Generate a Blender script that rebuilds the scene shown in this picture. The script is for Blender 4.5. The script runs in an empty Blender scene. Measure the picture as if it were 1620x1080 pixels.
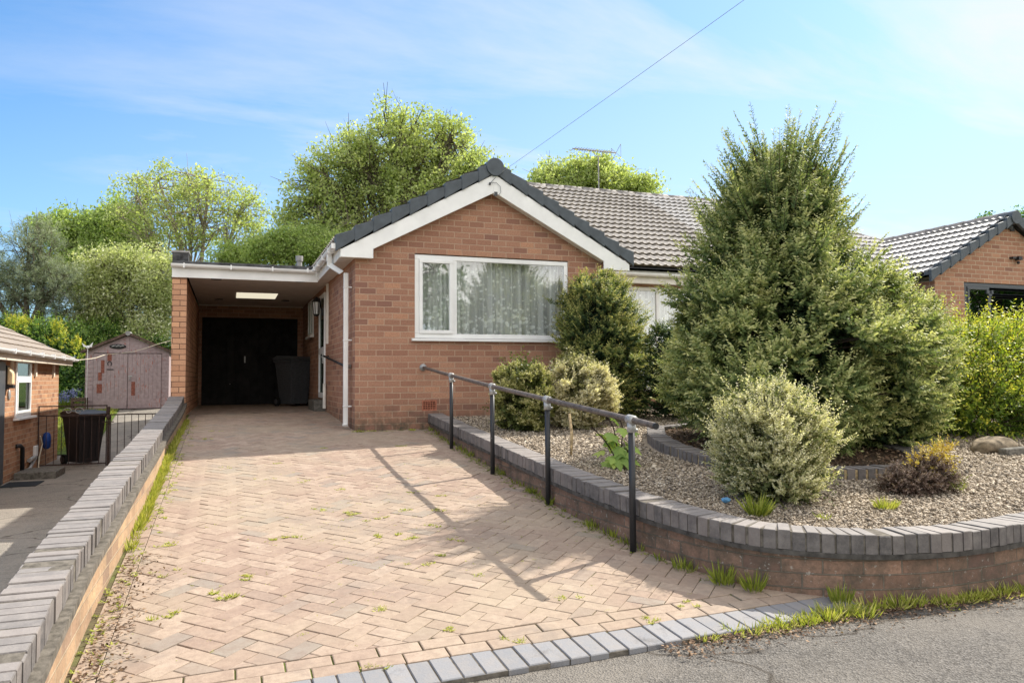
import bpy, bmesh, math, random
import numpy as np
from mathutils import Vector, Matrix
random.seed(7); RNG = np.random.default_rng(11)
sc = bpy.context.scene
COL = sc.collection
PI = math.pi
R = math.radians

# ------------------------------------------------------------------ camera (calibrated on the facade)
FPX = 1200.0; YAW, PITCH, ROLL = -0.357775, 0.048042, -0.00672
CAM = Vector((-1.633, -10.554, 0.713))
_r = Vector((math.cos(YAW), math.sin(YAW), 0)); _f = Vector((-math.sin(YAW), math.cos(YAW), 0)); _u = Vector((0, 0, 1))
_f2 = _f*math.cos(PITCH)+_u*math.sin(PITCH); _u2 = -_f*math.sin(PITCH)+_u*math.cos(PITCH)
_r3 = _r*math.cos(ROLL)+_u2*math.sin(ROLL); _u3 = -_r*math.sin(ROLL)+_u2*math.cos(ROLL)
cd = bpy.data.cameras.new('camera'); cam = bpy.data.objects.new('camera', cd); COL.objects.link(cam)
cam.matrix_world = Matrix(((_r3.x, _u3.x, -_f2.x, CAM.x), (_r3.y, _u3.y, -_f2.y, CAM.y), (_r3.z, _u3.z, -_f2.z, CAM.z), (0, 0, 0, 1)))
cd.sensor_width = 36; cd.lens = FPX/1620*36; cd.clip_end = 3000; cd.clip_start = 0.05
sc.camera = cam

def at(px, py, d):
    """world point seen at picture position (px, py) of the 1620 px survey photo, d metres in front"""
    return CAM + d*(_r3*((px-810)/FPX) - _u3*((py-540)/FPX) + _f2)

# ------------------------------------------------------------------ mesh builder
class MB:
    def __init__(self): self.v = []; self.f = []; self.uv = {}; self.rnd = {}
    def add(self, vs, fs, rnd=None):
        b = len(self.v); self.v += [tuple(p) for p in vs]
        for f in fs:
            if rnd is not None: self.rnd[len(self.f)] = rnd
            self.f.append(tuple(b+i for i in f))
        return b
    def box(self, x0, x1, y0, y1, z0, z1, rnd=None):
        self.add([(x0, y0, z0), (x1, y0, z0), (x1, y1, z0), (x0, y1, z0), (x0, y0, z1), (x1, y0, z1), (x1, y1, z1), (x0, y1, z1)],
                 [(0, 3, 2, 1), (4, 5, 6, 7), (0, 1, 5, 4), (1, 2, 6, 5), (2, 3, 7, 6), (3, 0, 4, 7)], rnd)
    def obox(self, o, a, b, c, rnd=None):
        o, a, b, c = Vector(o), Vector(a), Vector(b), Vector(c)
        self.add([o, o+a, o+a+b, o+b, o+c, o+a+c, o+a+b+c, o+b+c],
                 [(0, 3, 2, 1), (4, 5, 6, 7), (0, 1, 5, 4), (1, 2, 6, 5), (2, 3, 7, 6), (3, 0, 4, 7)], rnd)
    def chbox(self, o, a, b, c, ch=.004, rnd=None):
        """box with chamfered upper edges; a, b span the base, c is up"""
        o, a, b, c = Vector(o), Vector(a), Vector(b), Vector(c)
        ah, bh, chv = a.normalized()*ch, b.normalized()*ch, c.normalized()*ch
        t = o+c
        self.add([o, o+a, o+a+b, o+b, t-chv, t+a-chv, t+a+b-chv, t+b-chv, t+ah+bh, t+a-ah+bh, t+a+b-ah-bh, t+b+ah-bh],
                 [(0, 3, 2, 1), (8, 9, 10, 11), (0, 1, 5, 4), (1, 2, 6, 5), (2, 3, 7, 6), (3, 0, 4, 7),
                  (4, 5, 9, 8), (5, 6, 10, 9), (6, 7, 11, 10), (7, 4, 8, 11)], rnd)
    def prism(self, pts, d):
        """closed polygon pts (3-D, planar) pushed along vector d"""
        n = len(pts); d = Vector(d); P = [Vector(p) for p in pts]
        fs = [tuple(range(n-1, -1, -1)), tuple(range(n, 2*n))]
        fs += [(i, (i+1) % n, n+(i+1) % n, n+i) for i in range(n)]
        self.add(P+[p+d for p in P], fs)
    def tube(self, pts, r, n=8, cap=True):
        P = [Vector(p) for p in pts]; rs = r if isinstance(r, (list, tuple)) else [r]*len(P)
        b = len(self.v); ref = None
        for i, p in enumerate(P):
            t = (P[min(i+1, len(P)-1)]-P[max(i-1, 0)]).normalized()
            if ref is None: ref = Vector((0, 0, 1)) if abs(t.z) < .9 else Vector((1, 0, 0))
            x = ref.cross(t); x = x.normalized() if x.length > 1e-6 else Vector((1, 0, 0)); y = t.cross(x); ref = y
            ref = y
            for k in range(n):
                a = 2*PI*k/n; q = p+(x*math.cos(a)+y*math.sin(a))*rs[i]; self.v.append((q.x, q.y, q.z))
        for i in range(len(P)-1):
            for k in range(n):
                self.f.append((b+i*n+k, b+i*n+(k+1) % n, b+(i+1)*n+(k+1) % n, b+(i+1)*n+k))
        if cap:
            self.f.append(tuple(b+k for k in range(n-1, -1, -1))); e = b+(len(P)-1)*n
            self.f.append(tuple(e+k for k in range(n)))
    def lathe(self, c, prof, n=16):
        """prof = [(r, z)], spun about the vertical through c"""
        self.tube([(c[0], c[1], c[2]+z+1e-5*i) for i, (r, z) in enumerate(prof)], [r for r, z in prof], n)
    def ball(self, c, r, n=10, m=6, s=(1, 1, 1)):
        b = len(self.v)
        for j in range(m+1):
            th = PI*j/m
            for k in range(n):
                a = 2*PI*k/n
                self.v.append((c[0]+r*s[0]*math.sin(th)*math.cos(a), c[1]+r*s[1]*math.sin(th)*math.sin(a), c[2]+r*s[2]*math.cos(th)))
        for j in range(m):
            for k in range(n):
                self.f.append((b+j*n+k, b+(j+1)*n+k, b+(j+1)*n+(k+1) % n, b+j*n+(k+1) % n))

def link(o, parent):
    COL.objects.link(o)
    if parent is not None: o.parent = parent
    return o
def root_loc(p):
    L = Vector((0, 0, 0))
    while p is not None: L += Vector(p.location); p = p.parent
    return L
def obj(name, mb, mat, parent=None, smooth=False, bevel=0, keep=False):
    L = root_loc(parent)
    me = bpy.data.meshes.new(name)
    me.from_pydata([(x-L.x, y-L.y, z-L.z) for x, y, z in mb.v], [], mb.f)
    me.materials.append(mat)
    if mb.rnd:
        at_ = me.attributes.new('rnd', 'FLOAT', 'FACE')
        at_.data.foreach_set('value', [mb.rnd.get(i, .5) for i in range(len(mb.f))])
    if mb.uv:
        ul = me.uv_layers.new(name='UVMap')
        for p in me.polygons:
            for li, vi in zip(p.loop_indices, p.vertices): ul.data[li].uv = mb.uv.get(vi, (0, 0))
    me.validate()
    if smooth: me.polygons.foreach_set('use_smooth', [True]*len(me.polygons))
    o = link(bpy.data.objects.new(name, me), parent)
    if bevel:
        m = o.modifiers.new('bevel', 'BEVEL'); m.width = bevel; m.segments = 2; m.limit_method = 'ANGLE'
    return o
def obj_split(name, mb, mat, parent=None, smooth=False, bevel=0):
    """one object for each connected piece of the mesh"""
    par = list(range(len(mb.v)))
    def find(i):
        while par[i] != i: par[i] = par[par[i]]; i = par[i]
        return i
    for f in mb.f:
        for i in f[1:]: par[find(i)] = find(f[0])
    groups = {}
    for f in mb.f: groups.setdefault(find(f[0]), []).append(f)
    for fs in groups.values():
        m = MB(); idx = {}
        for f in fs:
            for i in f:
                if i not in idx: idx[i] = len(m.v); m.v.append(mb.v[i])
        m.f = [tuple(idx[i] for i in f) for f in fs]; obj(name, m, mat, parent, smooth, bevel)
def thing(name, loc, label, cat, group=None):
    o = bpy.data.objects.new(name, None); o.location = loc; COL.objects.link(o); o.empty_display_size = .2
    return tag(o, label, cat, group)
def tag(o, label, cat, group=None, kind=None):
    if label: o['label'] = label
    if cat: o['category'] = cat
    if group: o['group'] = group
    if kind: o['kind'] = kind
    return o
def struct(o): o['kind'] = 'structure'; return o
def dup(root, loc, label, rotz=0):
    r = root.copy(); COL.objects.link(r); r.location = loc; r.rotation_euler = (0, 0, rotz); r['label'] = label
    for ch in list(root.children):
        c = ch.copy(); COL.objects.link(c); c.parent = r
        for g in list(ch.children):
            d = g.copy(); COL.objects.link(d); d.parent = c
    return r

# ------------------------------------------------------------------ materials
def srgb(r, g, b):
    f = lambda c: (c/255/12.92) if c/255 <= .04045 else ((c/255+.055)/1.055)**2.4
    return (f(r), f(g), f(b), 1)
class NT:
    def __init__(self, name):
        self.m = bpy.data.materials.new(name); self.m.use_nodes = True; self.t = self.m.node_tree
        self.t.nodes.clear(); self.out = self.n('ShaderNodeOutputMaterial')
    def n(self, typ, **kw):
        x = self.t.nodes.new(typ)
        for k, v in kw.items():
            if k.startswith('i_'):
                key = k[2:]; x.inputs[int(key) if key.isdigit() else key.replace('_', ' ')].default_value = v
            else: setattr(x, k, v)
        return x
    def l(self, a, b): self.t.links.new(a, b)
    def math(self, op, a, b=None, c=None):
        x = self.n('ShaderNodeMath', operation=op)
        for i, q in enumerate((a, b, c)):
            if q is None: continue
            if isinstance(q, (int, float)): x.inputs[i].default_value = q
            else: self.l(q, x.inputs[i])
        return x.outputs[0]
    def mix(self, fac, a, b, mode='MIX'):
        x = self.n('ShaderNodeMix', data_type='RGBA', blend_type=mode)
        for s, q in ((x.inputs[0], fac), (x.inputs[6], a), (x.inputs[7], b)):
            if isinstance(q, (int, float)): s.default_value = q
            elif isinstance(q, tuple): s.default_value = q
            else: self.l(q, s)
        return x.outputs[2]
    def noise(self, vec, scale, detail=4, rough=.55, dist=0):
        x = self.n('ShaderNodeTexNoise'); x.inputs['Scale'].default_value = scale; x.inputs['Detail'].default_value = detail
        x.inputs['Roughness'].default_value = rough; x.inputs['Distortion'].default_value = dist
        if vec is not None: self.l(vec, x.inputs['Vector'])
        return x.outputs['Fac']
    def ramp(self, fac, stops):
        x = self.n('ShaderNodeValToRGB'); e = x.color_ramp.elements
        while len(e) < len(stops): e.new(.5)
        for el, (p, c) in zip(e, stops): el.position = p; el.color = c if len(c) == 4 else (*c, 1)
        self.l(fac, x.inputs[0]); return x.outputs[0]
    def obj(self): return self.n('ShaderNodeTexCoord').outputs['Object']
    def attr(self, name='rnd'): return self.n('ShaderNodeAttribute', attribute_name=name).outputs['Fac']
    def bump(self, h, strength=.5, dist=.01, normal=None):
        x = self.n('ShaderNodeBump'); x.inputs['Strength'].default_value = strength; x.inputs['Distance'].default_value = dist
        self.l(h, x.inputs['Height'])
        if normal is not None: self.l(normal, x.inputs['Normal'])
        return x.outputs[0]
    def pbr(self, col, rough=.7, spec=.3, metal=0, normal=None):
        p = self.n('ShaderNodeBsdfPrincipled')
        if isinstance(col, tuple): p.inputs['Base Color'].default_value = col
        else: self.l(col, p.inputs['Base Color'])
        if isinstance(rough, (int, float)): p.inputs['Roughness'].default_value = rough
        else: self.l(rough, p.inputs['Roughness'])
        p.inputs['Specular IOR Level'].default_value = spec; p.inputs['Metallic'].default_value = metal
        if normal is not None: self.l(normal, p.inputs['Normal'])
        return p.outputs[0]
    def done(self, sh): self.l(sh, self.out.inputs['Surface']); return self.m

def m_plain(name, col, rough=.5, spec=.3, metal=0, var=.12, scale=6, bump=.0, bscale=60):
    t = NT(name); v = t.obj(); n = t.noise(v, scale, 5)
    c2 = tuple(max(0, x*(1-var*2.2)) for x in col[:3])+(1,); c1 = tuple(min(1, x*(1+var)) for x in col[:3])+(1,)
    c = t.ramp(n, [(.3, c2), (.7, c1)])
    nm = t.bump(t.noise(v, bscale, 3), bump, .004) if bump else None
    return t.done(t.pbr(c, rough, spec, metal, nm))

def m_brick(name, c1, c2, mortar, w=.228, h=.086, ms=.0055, uv=False, grime=0, phase=0., dirt=(.08, .07, .05, 1), bump=.6, vary=1., moss=None, mzero=-.1):
    t = NT(name)
    if uv:
        vec = t.n('ShaderNodeUVMap').outputs[0]; s = t.n('ShaderNodeSeparateXYZ'); t.l(vec, s.inputs[0]); U, V = s.outputs[0], s.outputs[1]
        o3 = t.obj()
    else:
        o3 = t.obj(); s = t.n('ShaderNodeSeparateXYZ'); t.l(o3, s.inputs[0])
        g = t.n('ShaderNodeNewGeometry'); gs = t.n('ShaderNodeSeparateXYZ'); t.l(g.outputs['True Normal'], gs.inputs[0])
        k = t.math('GREATER_THAN', t.math('ABSOLUTE', gs.outputs[0]), .6)
        U = t.math('ADD', t.math('MULTIPLY', s.outputs[0], t.math('SUBTRACT', 1, k)), t.math('MULTIPLY', s.outputs[1], k)); V = s.outputs[2]
    U = t.math('ADD', U, phase)
    wob = t.math('MULTIPLY', t.math('SUBTRACT', t.noise(o3, 9, 2), .5), .006)
    c = t.n('ShaderNodeCombineXYZ'); t.l(t.math('ADD', U, wob), c.inputs[0]); t.l(t.math('ADD', V, wob), c.inputs[1])
    b = t.n('ShaderNodeTexBrick', offset=.5, squash=1)
    t.l(c.outputs[0], b.inputs['Vector'])
    for k_, v_ in (('Scale', 1), ('Mortar Size', ms), ('Mortar Smooth', .25), ('Bias', 0), ('Brick Width', w), ('Row Height', h)): b.inputs[k_].default_value = v_
    b.inputs['Color1'].default_value = (0, 0, 0, 1); b.inputs['Color2'].default_value = (1, 1, 1, 1); b.inputs['Mortar'].default_value = (.5, .5, .5, 1)
    bw = t.n('ShaderNodeRGBToBW'); t.l(b.outputs['Color'], bw.inputs[0])
    mid = tuple((a+d)/2 for a, d in zip(c1, c2))
    purple = (c2[0]*.74, c2[1]*.76, c2[2]*.88, 1)
    br = t.ramp(bw.outputs[0], [(0, purple), (.16, c2), (.55, mid), (.85, c1), (1, (min(1, c1[0]*1.15), c1[1]*1.12, c1[2]*1.05, 1))])
    fine = t.noise(o3, 55, 5, .7); big = t.noise(o3, 1.6, 5, .65)
    br = t.mix(t.math('MULTIPLY', t.ramp(fine, [(.35, (1, 1, 1)), (.62, (0, 0, 0))]), .5*vary), br, tuple(x*.5 for x in c2[:3])+(1,))
    m2 = t.ramp(t.noise(o3, 30, 4), [(.3, tuple(x*.8 for x in mortar[:3])), (.7, mortar)])
    soft = t.math('MULTIPLY', b.outputs['Fac'], t.ramp(big, [(.34, (.45,)*3), (.5, (1,)*3)]))
    col = t.mix(soft, br, m2)
    col = t.mix(t.ramp(big, [(.45, (0, 0, 0)), (.75, (.32,)*3)]), col, tuple(x*.62 for x in mid[:3])+(1,))
    if grime:
        zz = t.n('ShaderNodeSeparateXYZ'); t.l(o3, zz.inputs[0])
        low = t.n('ShaderNodeMapRange'); t.l(zz.outputs[2], low.inputs[0]); low.inputs[1].default_value = mzero; low.inputs[2].default_value = mzero+.45
        low.inputs[3].default_value = 1; low.inputs[4].default_value = 0
        gf = t.math('MULTIPLY', t.math('MULTIPLY', low.outputs[0], t.ramp(t.noise(o3, 7, 6, .7), [(.35, (0,)*3), (.65, (1,)*3)])), grime)
        col = t.mix(gf, col, dirt)
    if moss:
        mf = t.math('MULTIPLY', t.ramp(t.noise(o3, 5, 6, .7), [(.40, (0,)*3), (.66, (.85,)*3)]), moss)
        col = t.mix(mf, col, (.07, .065, .05, 1))
        sp = t.ramp(t.noise(o3, 38, 3, .6), [(.63, (0,)*3), (.70, (1,)*3)])
        col = t.mix(t.math('MULTIPLY', sp, .55*moss), col, (.45, .43, .38, 1))
    hgt = t.math('SUBTRACT', t.math('MULTIPLY', fine, .35), b.outputs['Fac'])
    return t.done(t.pbr(col, .85, .2, 0, t.bump(hgt, bump, .008)))

def m_leaf(name, stops, trans=.35, rough=.5, spec=.3, tcol=1.25):
    t = NT(name); a = t.attr()
    c = t.ramp(a, stops)
    p = t.pbr(c, rough, spec)
    tr = t.n('ShaderNodeBsdfTranslucent'); m = t.mix(1.0, c, (tcol, tcol*1.05, tcol*.55, 1), 'MULTIPLY'); t.l(m, tr.inputs[0])
    x = t.n('ShaderNodeMixShader'); x.inputs[0].default_value = trans; t.l(p, x.inputs[1]); t.l(tr.outputs[0], x.inputs[2])
    return t.done(x.outputs[0])

M = {}
M['brick'] = m_brick('orange_facing_brick', (.445, .245, .163, 1), (.335, .17, .115, 1), (.48, .33, .235, 1), ms=.0075, grime=1.1, mzero=-.02)
M['brick_pillar'] = m_brick('pillar_brick', (.64, .37, .23, 1), (.52, .275, .165, 1), (.13, .08, .06, 1), w=.212, h=.0862, ms=.005, phase=0, vary=.5, bump=.9)
M['brick_neigh'] = m_brick('neighbour_brick', (.50, .28, .16, 1), (.36, .18, .10, 1), (.5, .37, .26, 1), ms=.008)
M['brick_right'] = m_brick('brown_brick', (.42, .235, .155, 1), (.33, .17, .11, 1), (.52, .40, .29, 1), vary=.6, ms=.008)
M['brick_wall'] = m_brick('weathered_wall_brick', (.33, .205, .145, 1), (.23, .14, .10, 1), (.19, .16, .125, 1), uv=True, moss=1.0, h=.082, bump=1.)
M['brick_left'] = m_brick('sandy_wall_brick', (.50, .34, .21, 1), (.40, .26, .16, 1), (.46, .36, .25, 1), uv=True, moss=.4, h=.082, bump=.9)

def m_blue(name, worn=.5, c0=None, c1=None):  # worn: how far up-facing faces are paled, painted sunlight together with weathering
    t = NT(name); v = t.obj(); r = t.attr()
    base = t.ramp(r, [(0, (.085, .078, .076)), (.5, (.125, .112, .106)), (1, (.18, .155, .142))])
    if c0: base = t.ramp(r, [(0, c0), (1, c1)])
    n = t.noise(v, 14, 6, .7); n2 = t.noise(v, 90, 3)
    c = t.mix(t.ramp(n, [(.4, (0,)*3), (.7, (.6,)*3)]), base, (.25, .225, .205, 1))
    c = t.mix(t.ramp(t.noise(v, 4, 6, .75), [(.56, (0,)*3), (.72, (.7,)*3)]), c, (.06, .056, .055, 1))
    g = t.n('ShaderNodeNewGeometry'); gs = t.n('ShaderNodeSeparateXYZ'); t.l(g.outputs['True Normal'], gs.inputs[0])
    sun_wear = t.math('MULTIPLY', t.math('GREATER_THAN', gs.outputs[2], .8), worn)  # sunlit look of the brick tops put into the colour, along with weathering
    c = t.mix(sun_wear, c, t.mix(.5, c, (.42, .385, .36, 1)))
    return t.done(t.pbr(c, .75, .3, 0, t.bump(n2, .45, .004)))
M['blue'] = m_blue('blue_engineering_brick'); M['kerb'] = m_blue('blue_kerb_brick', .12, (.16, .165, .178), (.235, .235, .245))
M['mortar'] = m_plain('grey_mortar', (.155, .138, .115, 1), .9, .1, var=.25, scale=22, bump=.6, bscale=90)
M['creasing'] = m_plain('creasing_tile', (.085, .078, .07, 1), .85, .2, var=.3, scale=16, bump=.5)

def m_block():
    t = NT('block_paving'); v = t.obj(); r = t.attr()
    base = t.ramp(r, [(0, (.27, .235, .20)), (.05, (.29, .245, .205)), (.10, (.31, .225, .175)), (.6, (.37, .28, .215)), (1, (.415, .322, .252))])
    n = t.noise(v, 22, 6, .72); big = t.noise(v, .8, 4, .6)
    c = t.mix(t.ramp(n, [(.38, (.5,)*3), (.6, (0,)*3)]), base, (.20, .14, .11, 1))
    c = t.mix(t.ramp(t.noise(v, 150, 3), [(.55, (0,)*3), (.75, (.4,)*3)]), c, (.40, .33, .27, 1))
    c = t.mix(t.ramp(big, [(.42, (0,)*3), (.66, (.45,)*3)]), c, (.37, .315, .225, 1))
    c = t.mix(t.ramp(t.noise(v, 1.7, 6, .7), [(.52, (0,)*3), (.68, (.55,)*3)]), c, (.225, .19, .16, 1))
    c = t.mix(t.ramp(t.noise(v, 420, 2, .6), [(.40, (.35,)*3), (.52, (0,)*3)]), c, (.15, .115, .095, 1))
    return t.done(t.pbr(c, .9, .15, 0, t.bump(n, .35, .004)))
M['block'] = m_block()
def m_sand():
    t = NT('joint_sand'); v = t.obj()
    c = t.ramp(t.noise(v, 60, 5), [(.3, (.07, .055, .038)), (.7, (.15, .115, .075))])
    c = t.mix(t.ramp(t.noise(v, 1.3, 5, .6), [(.40, (0,)*3), (.58, (.9,)*3)]), c, (.12, .15, .04, 1))
    return t.done(t.pbr(c, .95, .1, 0, t.bump(t.noise(v, 120, 3), .6, .006)))
M['sand'] = m_sand()
def m_asphalt(name, c0, c1, patch):
    t = NT(name); v = t.obj()
    vo = t.n('ShaderNodeTexVoronoi'); vo.inputs['Scale'].default_value = 105; t.l(v, vo.inputs['Vector'])
    bw = t.n('ShaderNodeRGBToBW'); t.l(vo.outputs['Color'], bw.inputs[0])
    c = t.ramp(bw.outputs[0], [(.15, c0), (.75, c1), (.97, tuple(min(1, x*1.25) for x in c1))])
    big = t.noise(v, .9, 6, .65)
    c = t.mix(t.ramp(big, [(.42, (0,)*3), (.66, (.65,)*3)]), c, patch)
    c = t.mix(t.ramp(t.noise(v, 3.1, 6, .7), [(.55, (0,)*3), (.72, (.5,)*3)]), c, tuple(x*.55 for x in c0)+(1,))
    cr = t.n('ShaderNodeTexVoronoi', feature='DISTANCE_TO_EDGE'); cr.inputs['Scale'].default_value = .55
    dv = t.n('ShaderNodeVectorMath', operation='ADD'); t.l(v, dv.inputs[0])
    nz = t.n('ShaderNodeTexNoise'); nz.inputs['Scale'].default_value = 3; t.l(v, nz.inputs['Vector']); sc_ = t.n('ShaderNodeVectorMath', operation='SCALE'); sc_.inputs['Scale'].default_value = .5
    t.l(nz.outputs['Color'], sc_.inputs[0]); t.l(sc_.outputs[0], dv.inputs[1]); t.l(dv.outputs[0], cr.inputs['Vector'])
    crk = t.ramp(cr.outputs['Distance'], [(.0, (.85,)*3), (.012, (0,)*3)])
    c = t.mix(crk, c, (.05, .04, .03, 1))
    h = t.math('ADD', vo.outputs['Distance'], t.math('MULTIPLY', t.noise(v, 12, 4), .8))
    return t.done(t.pbr(c, .9, .2, 0, t.bump(h, .8, .010)))
M['asphalt'] = m_asphalt('worn_tarmac', (.075, .068, .06), (.165, .152, .136), (.21, .188, .16, 1))
M['tarmac'] = m_asphalt('old_drive_tarmac', (.17, .155, .135), (.27, .245, .21), (.34, .3, .25, 1))
def m_ground(name, stops, scale):
    t = NT(name); v = t.obj(); c = t.ramp(t.noise(v, scale, 6, .65), stops)
    return t.done(t.pbr(c, .95, .1, 0, t.bump(t.noise(v, 40, 4), .7, .02)))
M['soil'] = m_ground('dark_soil', [(.3, (.05, .035, .025)), (.7, (.13, .095, .065))], 18)
M['gravelbase'] = m_ground('gravel_bed', [(.3, (.17, .14, .10)), (.5, (.3, .25, .19)), (.7, (.42, .36, .28))], 55)
M['grassland'] = m_ground('rough_grass', [(.3, (.05, .08, .02)), (.7, (.11, .15, .035))], 4)
def m_stone():
    t = NT('gravel_stone'); r = t.attr()
    c = t.ramp(r, [(0, (.10, .085, .07)), (.2, (.26, .21, .155)), (.5, (.36, .295, .22)), (.8, (.47, .39, .295)), (1, (.56, .49, .39))])
    return t.done(t.pbr(c, .8, .25))
M['stone'] = m_stone()

def m_tile(name, base, lich):
    t = NT(name); v = t.obj(); n = t.noise(v, 7, 6, .7); n2 = t.noise(v, 60, 4)
    c = t.ramp(n, [(.3, tuple(x*.8 for x in base)), (.7, base)])
    c = t.mix(t.ramp(n2, [(.5, (0,)*3), (.72, (.6,)*3)]), c, lich)
    c = t.mix(t.ramp(t.noise(v, 1.1, 6, .7), [(.48, (0,)*3), (.68, (.5,)*3)]), c, tuple(x*.5 for x in base)+(1,))
    return t.done(t.pbr(c, .62, .5, 0, t.bump(n2, .3, .004)))
M['tile'] = m_tile('brown_grey_roof_tile', (.365, .33, .29), (.48, .45, .41, 1))
M['tile_right'] = m_tile('pale_grey_roof_tile', (.45, .43, .41), (.56, .55, .52, 1))
M['tile_neigh'] = m_tile('flat_brown_tile', (.27, .22, .175), (.4, .34, .26, 1))
M['verge'] = m_plain('slate_grey_verge', (.075, .09, .105, 1), .5, .35, var=.12, scale=9)
M['ridge'] = m_plain('ridge_tile_grey', (.27, .25, .235, 1), .8, .25, var=.2, scale=14)
M['upvc'] = m_plain('white_upvc', (.82, .82, .81, 1), .3, .4, var=.05, scale=3)
M['upvc_dirty'] = m_plain('white_painted_board', (.74, .71, .65, 1), .45, .35, var=.06, scale=8)
M['cream'] = m_plain('cream_painted_board', (.72, .64, .53, 1), .55, .3, var=.06, scale=8)
M['anth'] = m_plain('anthracite_frame', (.07, .078, .088, 1), .4, .4, var=.05)
M['black'] = m_plain('black_metal', (.02, .02, .022, 1), .45, .4, var=.2, scale=20)
M['blackwood'] = m_plain('black_stained_timber', (.02, .02, .02, 1), .7, .15, var=.3, scale=5)
M['felt'] = m_plain('roofing_felt', (.07, .07, .072, 1), .85, .2, var=.3, scale=10, bump=.4)
M['lead'] = m_plain('grey_lead', (.3, .29, .28, 1), .6, .4, var=.15)
M['galv'] = m_plain('galvanised_fitting', (.42, .42, .41, 1), .5, .4, .4, var=.2, scale=40)
def m_rail():
    t = NT('worn_painted_pipe'); v = t.obj()
    c = t.ramp(t.noise(v, 26, 5, .7), [(.35, (.06, .05, .045)), (.6, (.16, .13, .11)), (.78, (.30, .26, .225))])
    return t.done(t.pbr(c, .55, .35))
M['rail'] = m_rail()
def m_post():
    t = NT('chipped_black_paint'); v = t.obj()
    c = t.ramp(t.noise(v, 48, 4, .6), [(.70, (.022, .023, .026)), (.76, (.55, .53, .5))])
    return t.done(t.pbr(c, .4, .4))
M['post'] = m_post()
M['ceiling'] = m_plain('carport_lining', (.76, .69, .62, 1), .6, .2, var=.05)
M['darkgrey'] = m_plain('dark_grey_plastic', (.07, .075, .082, 1), .5, .35, var=.15, scale=30)
M['bin2'] = m_plain('black_plastic_bin', (.022, .02, .022, 1), .45, .4, var=.15, scale=30)
M['rubber'] = m_plain('tyre_rubber', (.015, .015, .015, 1), .8, .2)
M['terracotta'] = m_plain('terracotta', (.42, .16, .10, 1), .8, .2, var=.2, scale=30)
M['void'] = m_plain('vent_void', (.03, .015, .012, 1), .9, 0)
M['bark'] = m_plain('tree_bark', (.16, .135, .105, 1), .9, .1, var=.35, scale=14, bump=.8, bscale=30)
M['bark_pale'] = m_plain('pale_twig_bark', (.36, .31, .25, 1), .9, .1, var=.3, scale=14)
M['bark_dark'] = m_plain('dark_bark', (.06, .045, .035, 1), .9, .1, var=.3, scale=14)
def m_shed():
    t = NT('flaking_painted_boards'); v = t.obj()
    mp = t.n('ShaderNodeMapping'); mp.inputs['Scale'].default_value = (9, 9, 1.6); t.l(v, mp.inputs[0])
    n = t.noise(mp.outputs[0], 3.2, 6, .7)
    c = t.ramp(t.noise(v, 14, 5), [(.3, (.27, .21, .215)), (.7, (.38, .305, .305))])
    n3 = t.noise(v, 1.9, 3, .5)
    pe = t.math('MULTIPLY', t.ramp(n, [(.585, (0,)*3), (.62, (1,)*3)]), t.ramp(n3, [(.47, (0,)*3), (.55, (1,)*3)]))
    c = t.mix(pe, c, (.33, .09, .055, 1))
    return t.done(t.pbr(c, .85, .15, 0, t.bump(n, .3, .005)))
M['shed'] = m_shed()
M['shedred'] = m_plain('bare_red_undercoat', (.25, .095, .07, 1), .85, .1, var=.25, scale=25)
M['crate'] = m_plain('weathered_crate_wood', (.13, .09, .07, 1), .85, .1, var=.3, scale=20)
M['rust'] = m_plain('rusty_iron', (.065, .042, .036, 1), .75, .3, var=.3, scale=40)
M['bulkhead'] = m_plain('cream_lamp_glass', (.78, .6, .36, 1), .3, .5, var=.03)
M['concrete'] = m_plain('dark_concrete', (.16, .15, .13, 1), .9, .15, var=.3, scale=18, bump=.5)
M['floor'] = m_plain('carport_slab', (.33, .26, .21, 1), .9, .15, var=.2, scale=8, bump=.3)
M['mat'] = m_plain('rubber_door_mat', (.03, .035, .04, 1), .9, .1)
M['blueplastic'] = m_plain('blue_plastic', (.02, .07, .3, 1), .5, .3)
M['bluerag'] = m_plain('pale_blue_litter', (.12, .3, .5, 1), .6, .2, var=.2, scale=30)
M['white'] = m_plain('white_plastic', (.75, .75, .74, 1), .4, .4, var=.02)
M['rope'] = m_plain('cream_cord', (.65, .58, .45, 1), .8, .1)
M['stonegrey'] = m_plain('grey_boulder', (.25, .2, .14, 1), .9, .1, var=.35, scale=12, bump=.8, bscale=25)
M['straw'] = m_plain('dry_stake_wood', (.5, .38, .22, 1), .85, .1, var=.3, scale=30)
M['obscure'] = m_plain('dim_interior', (.05, .06, .05, 1), .8, .1)
M['roomwall'] = m_plain('room_wall', (.4, .39, .36, 1), .9, .1)
def m_glass(name, ref=.16, tint=(.9, .95, .93, 1), edge=.75):
    t = NT(name); lw = t.n('ShaderNodeLayerWeight'); lw.inputs['Blend'].default_value = .5
    f = t.math('MULTIPLY_ADD', t.math('POWER', lw.outputs['Facing'], 3), edge, ref)
    g = t.n('ShaderNodeBsdfGlossy'); g.inputs['Roughness'].default_value = .015; g.inputs['Color'].default_value = (.95, .97, 1, 1)
    v = t.obj(); nb = t.bump(t.noise(v, 2.2, 2), .05, .02); t.l(nb, g.inputs['Normal'])
    tr = t.n('ShaderNodeBsdfTransparent'); tr.inputs[0].default_value = tint
    x = t.n('ShaderNodeMixShader'); t.l(f, x.inputs[0]); t.l(tr.outputs[0], x.inputs[1]); t.l(g.outputs[0], x.inputs[2])
    return t.done(x.outputs[0])
M['glass'] = m_glass('window_glass', .12, (.97, .985, .98, 1))
M['glass_dark'] = m_glass('dark_window_glass', .07, (.5, .6, .52, 1), .5)
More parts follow.
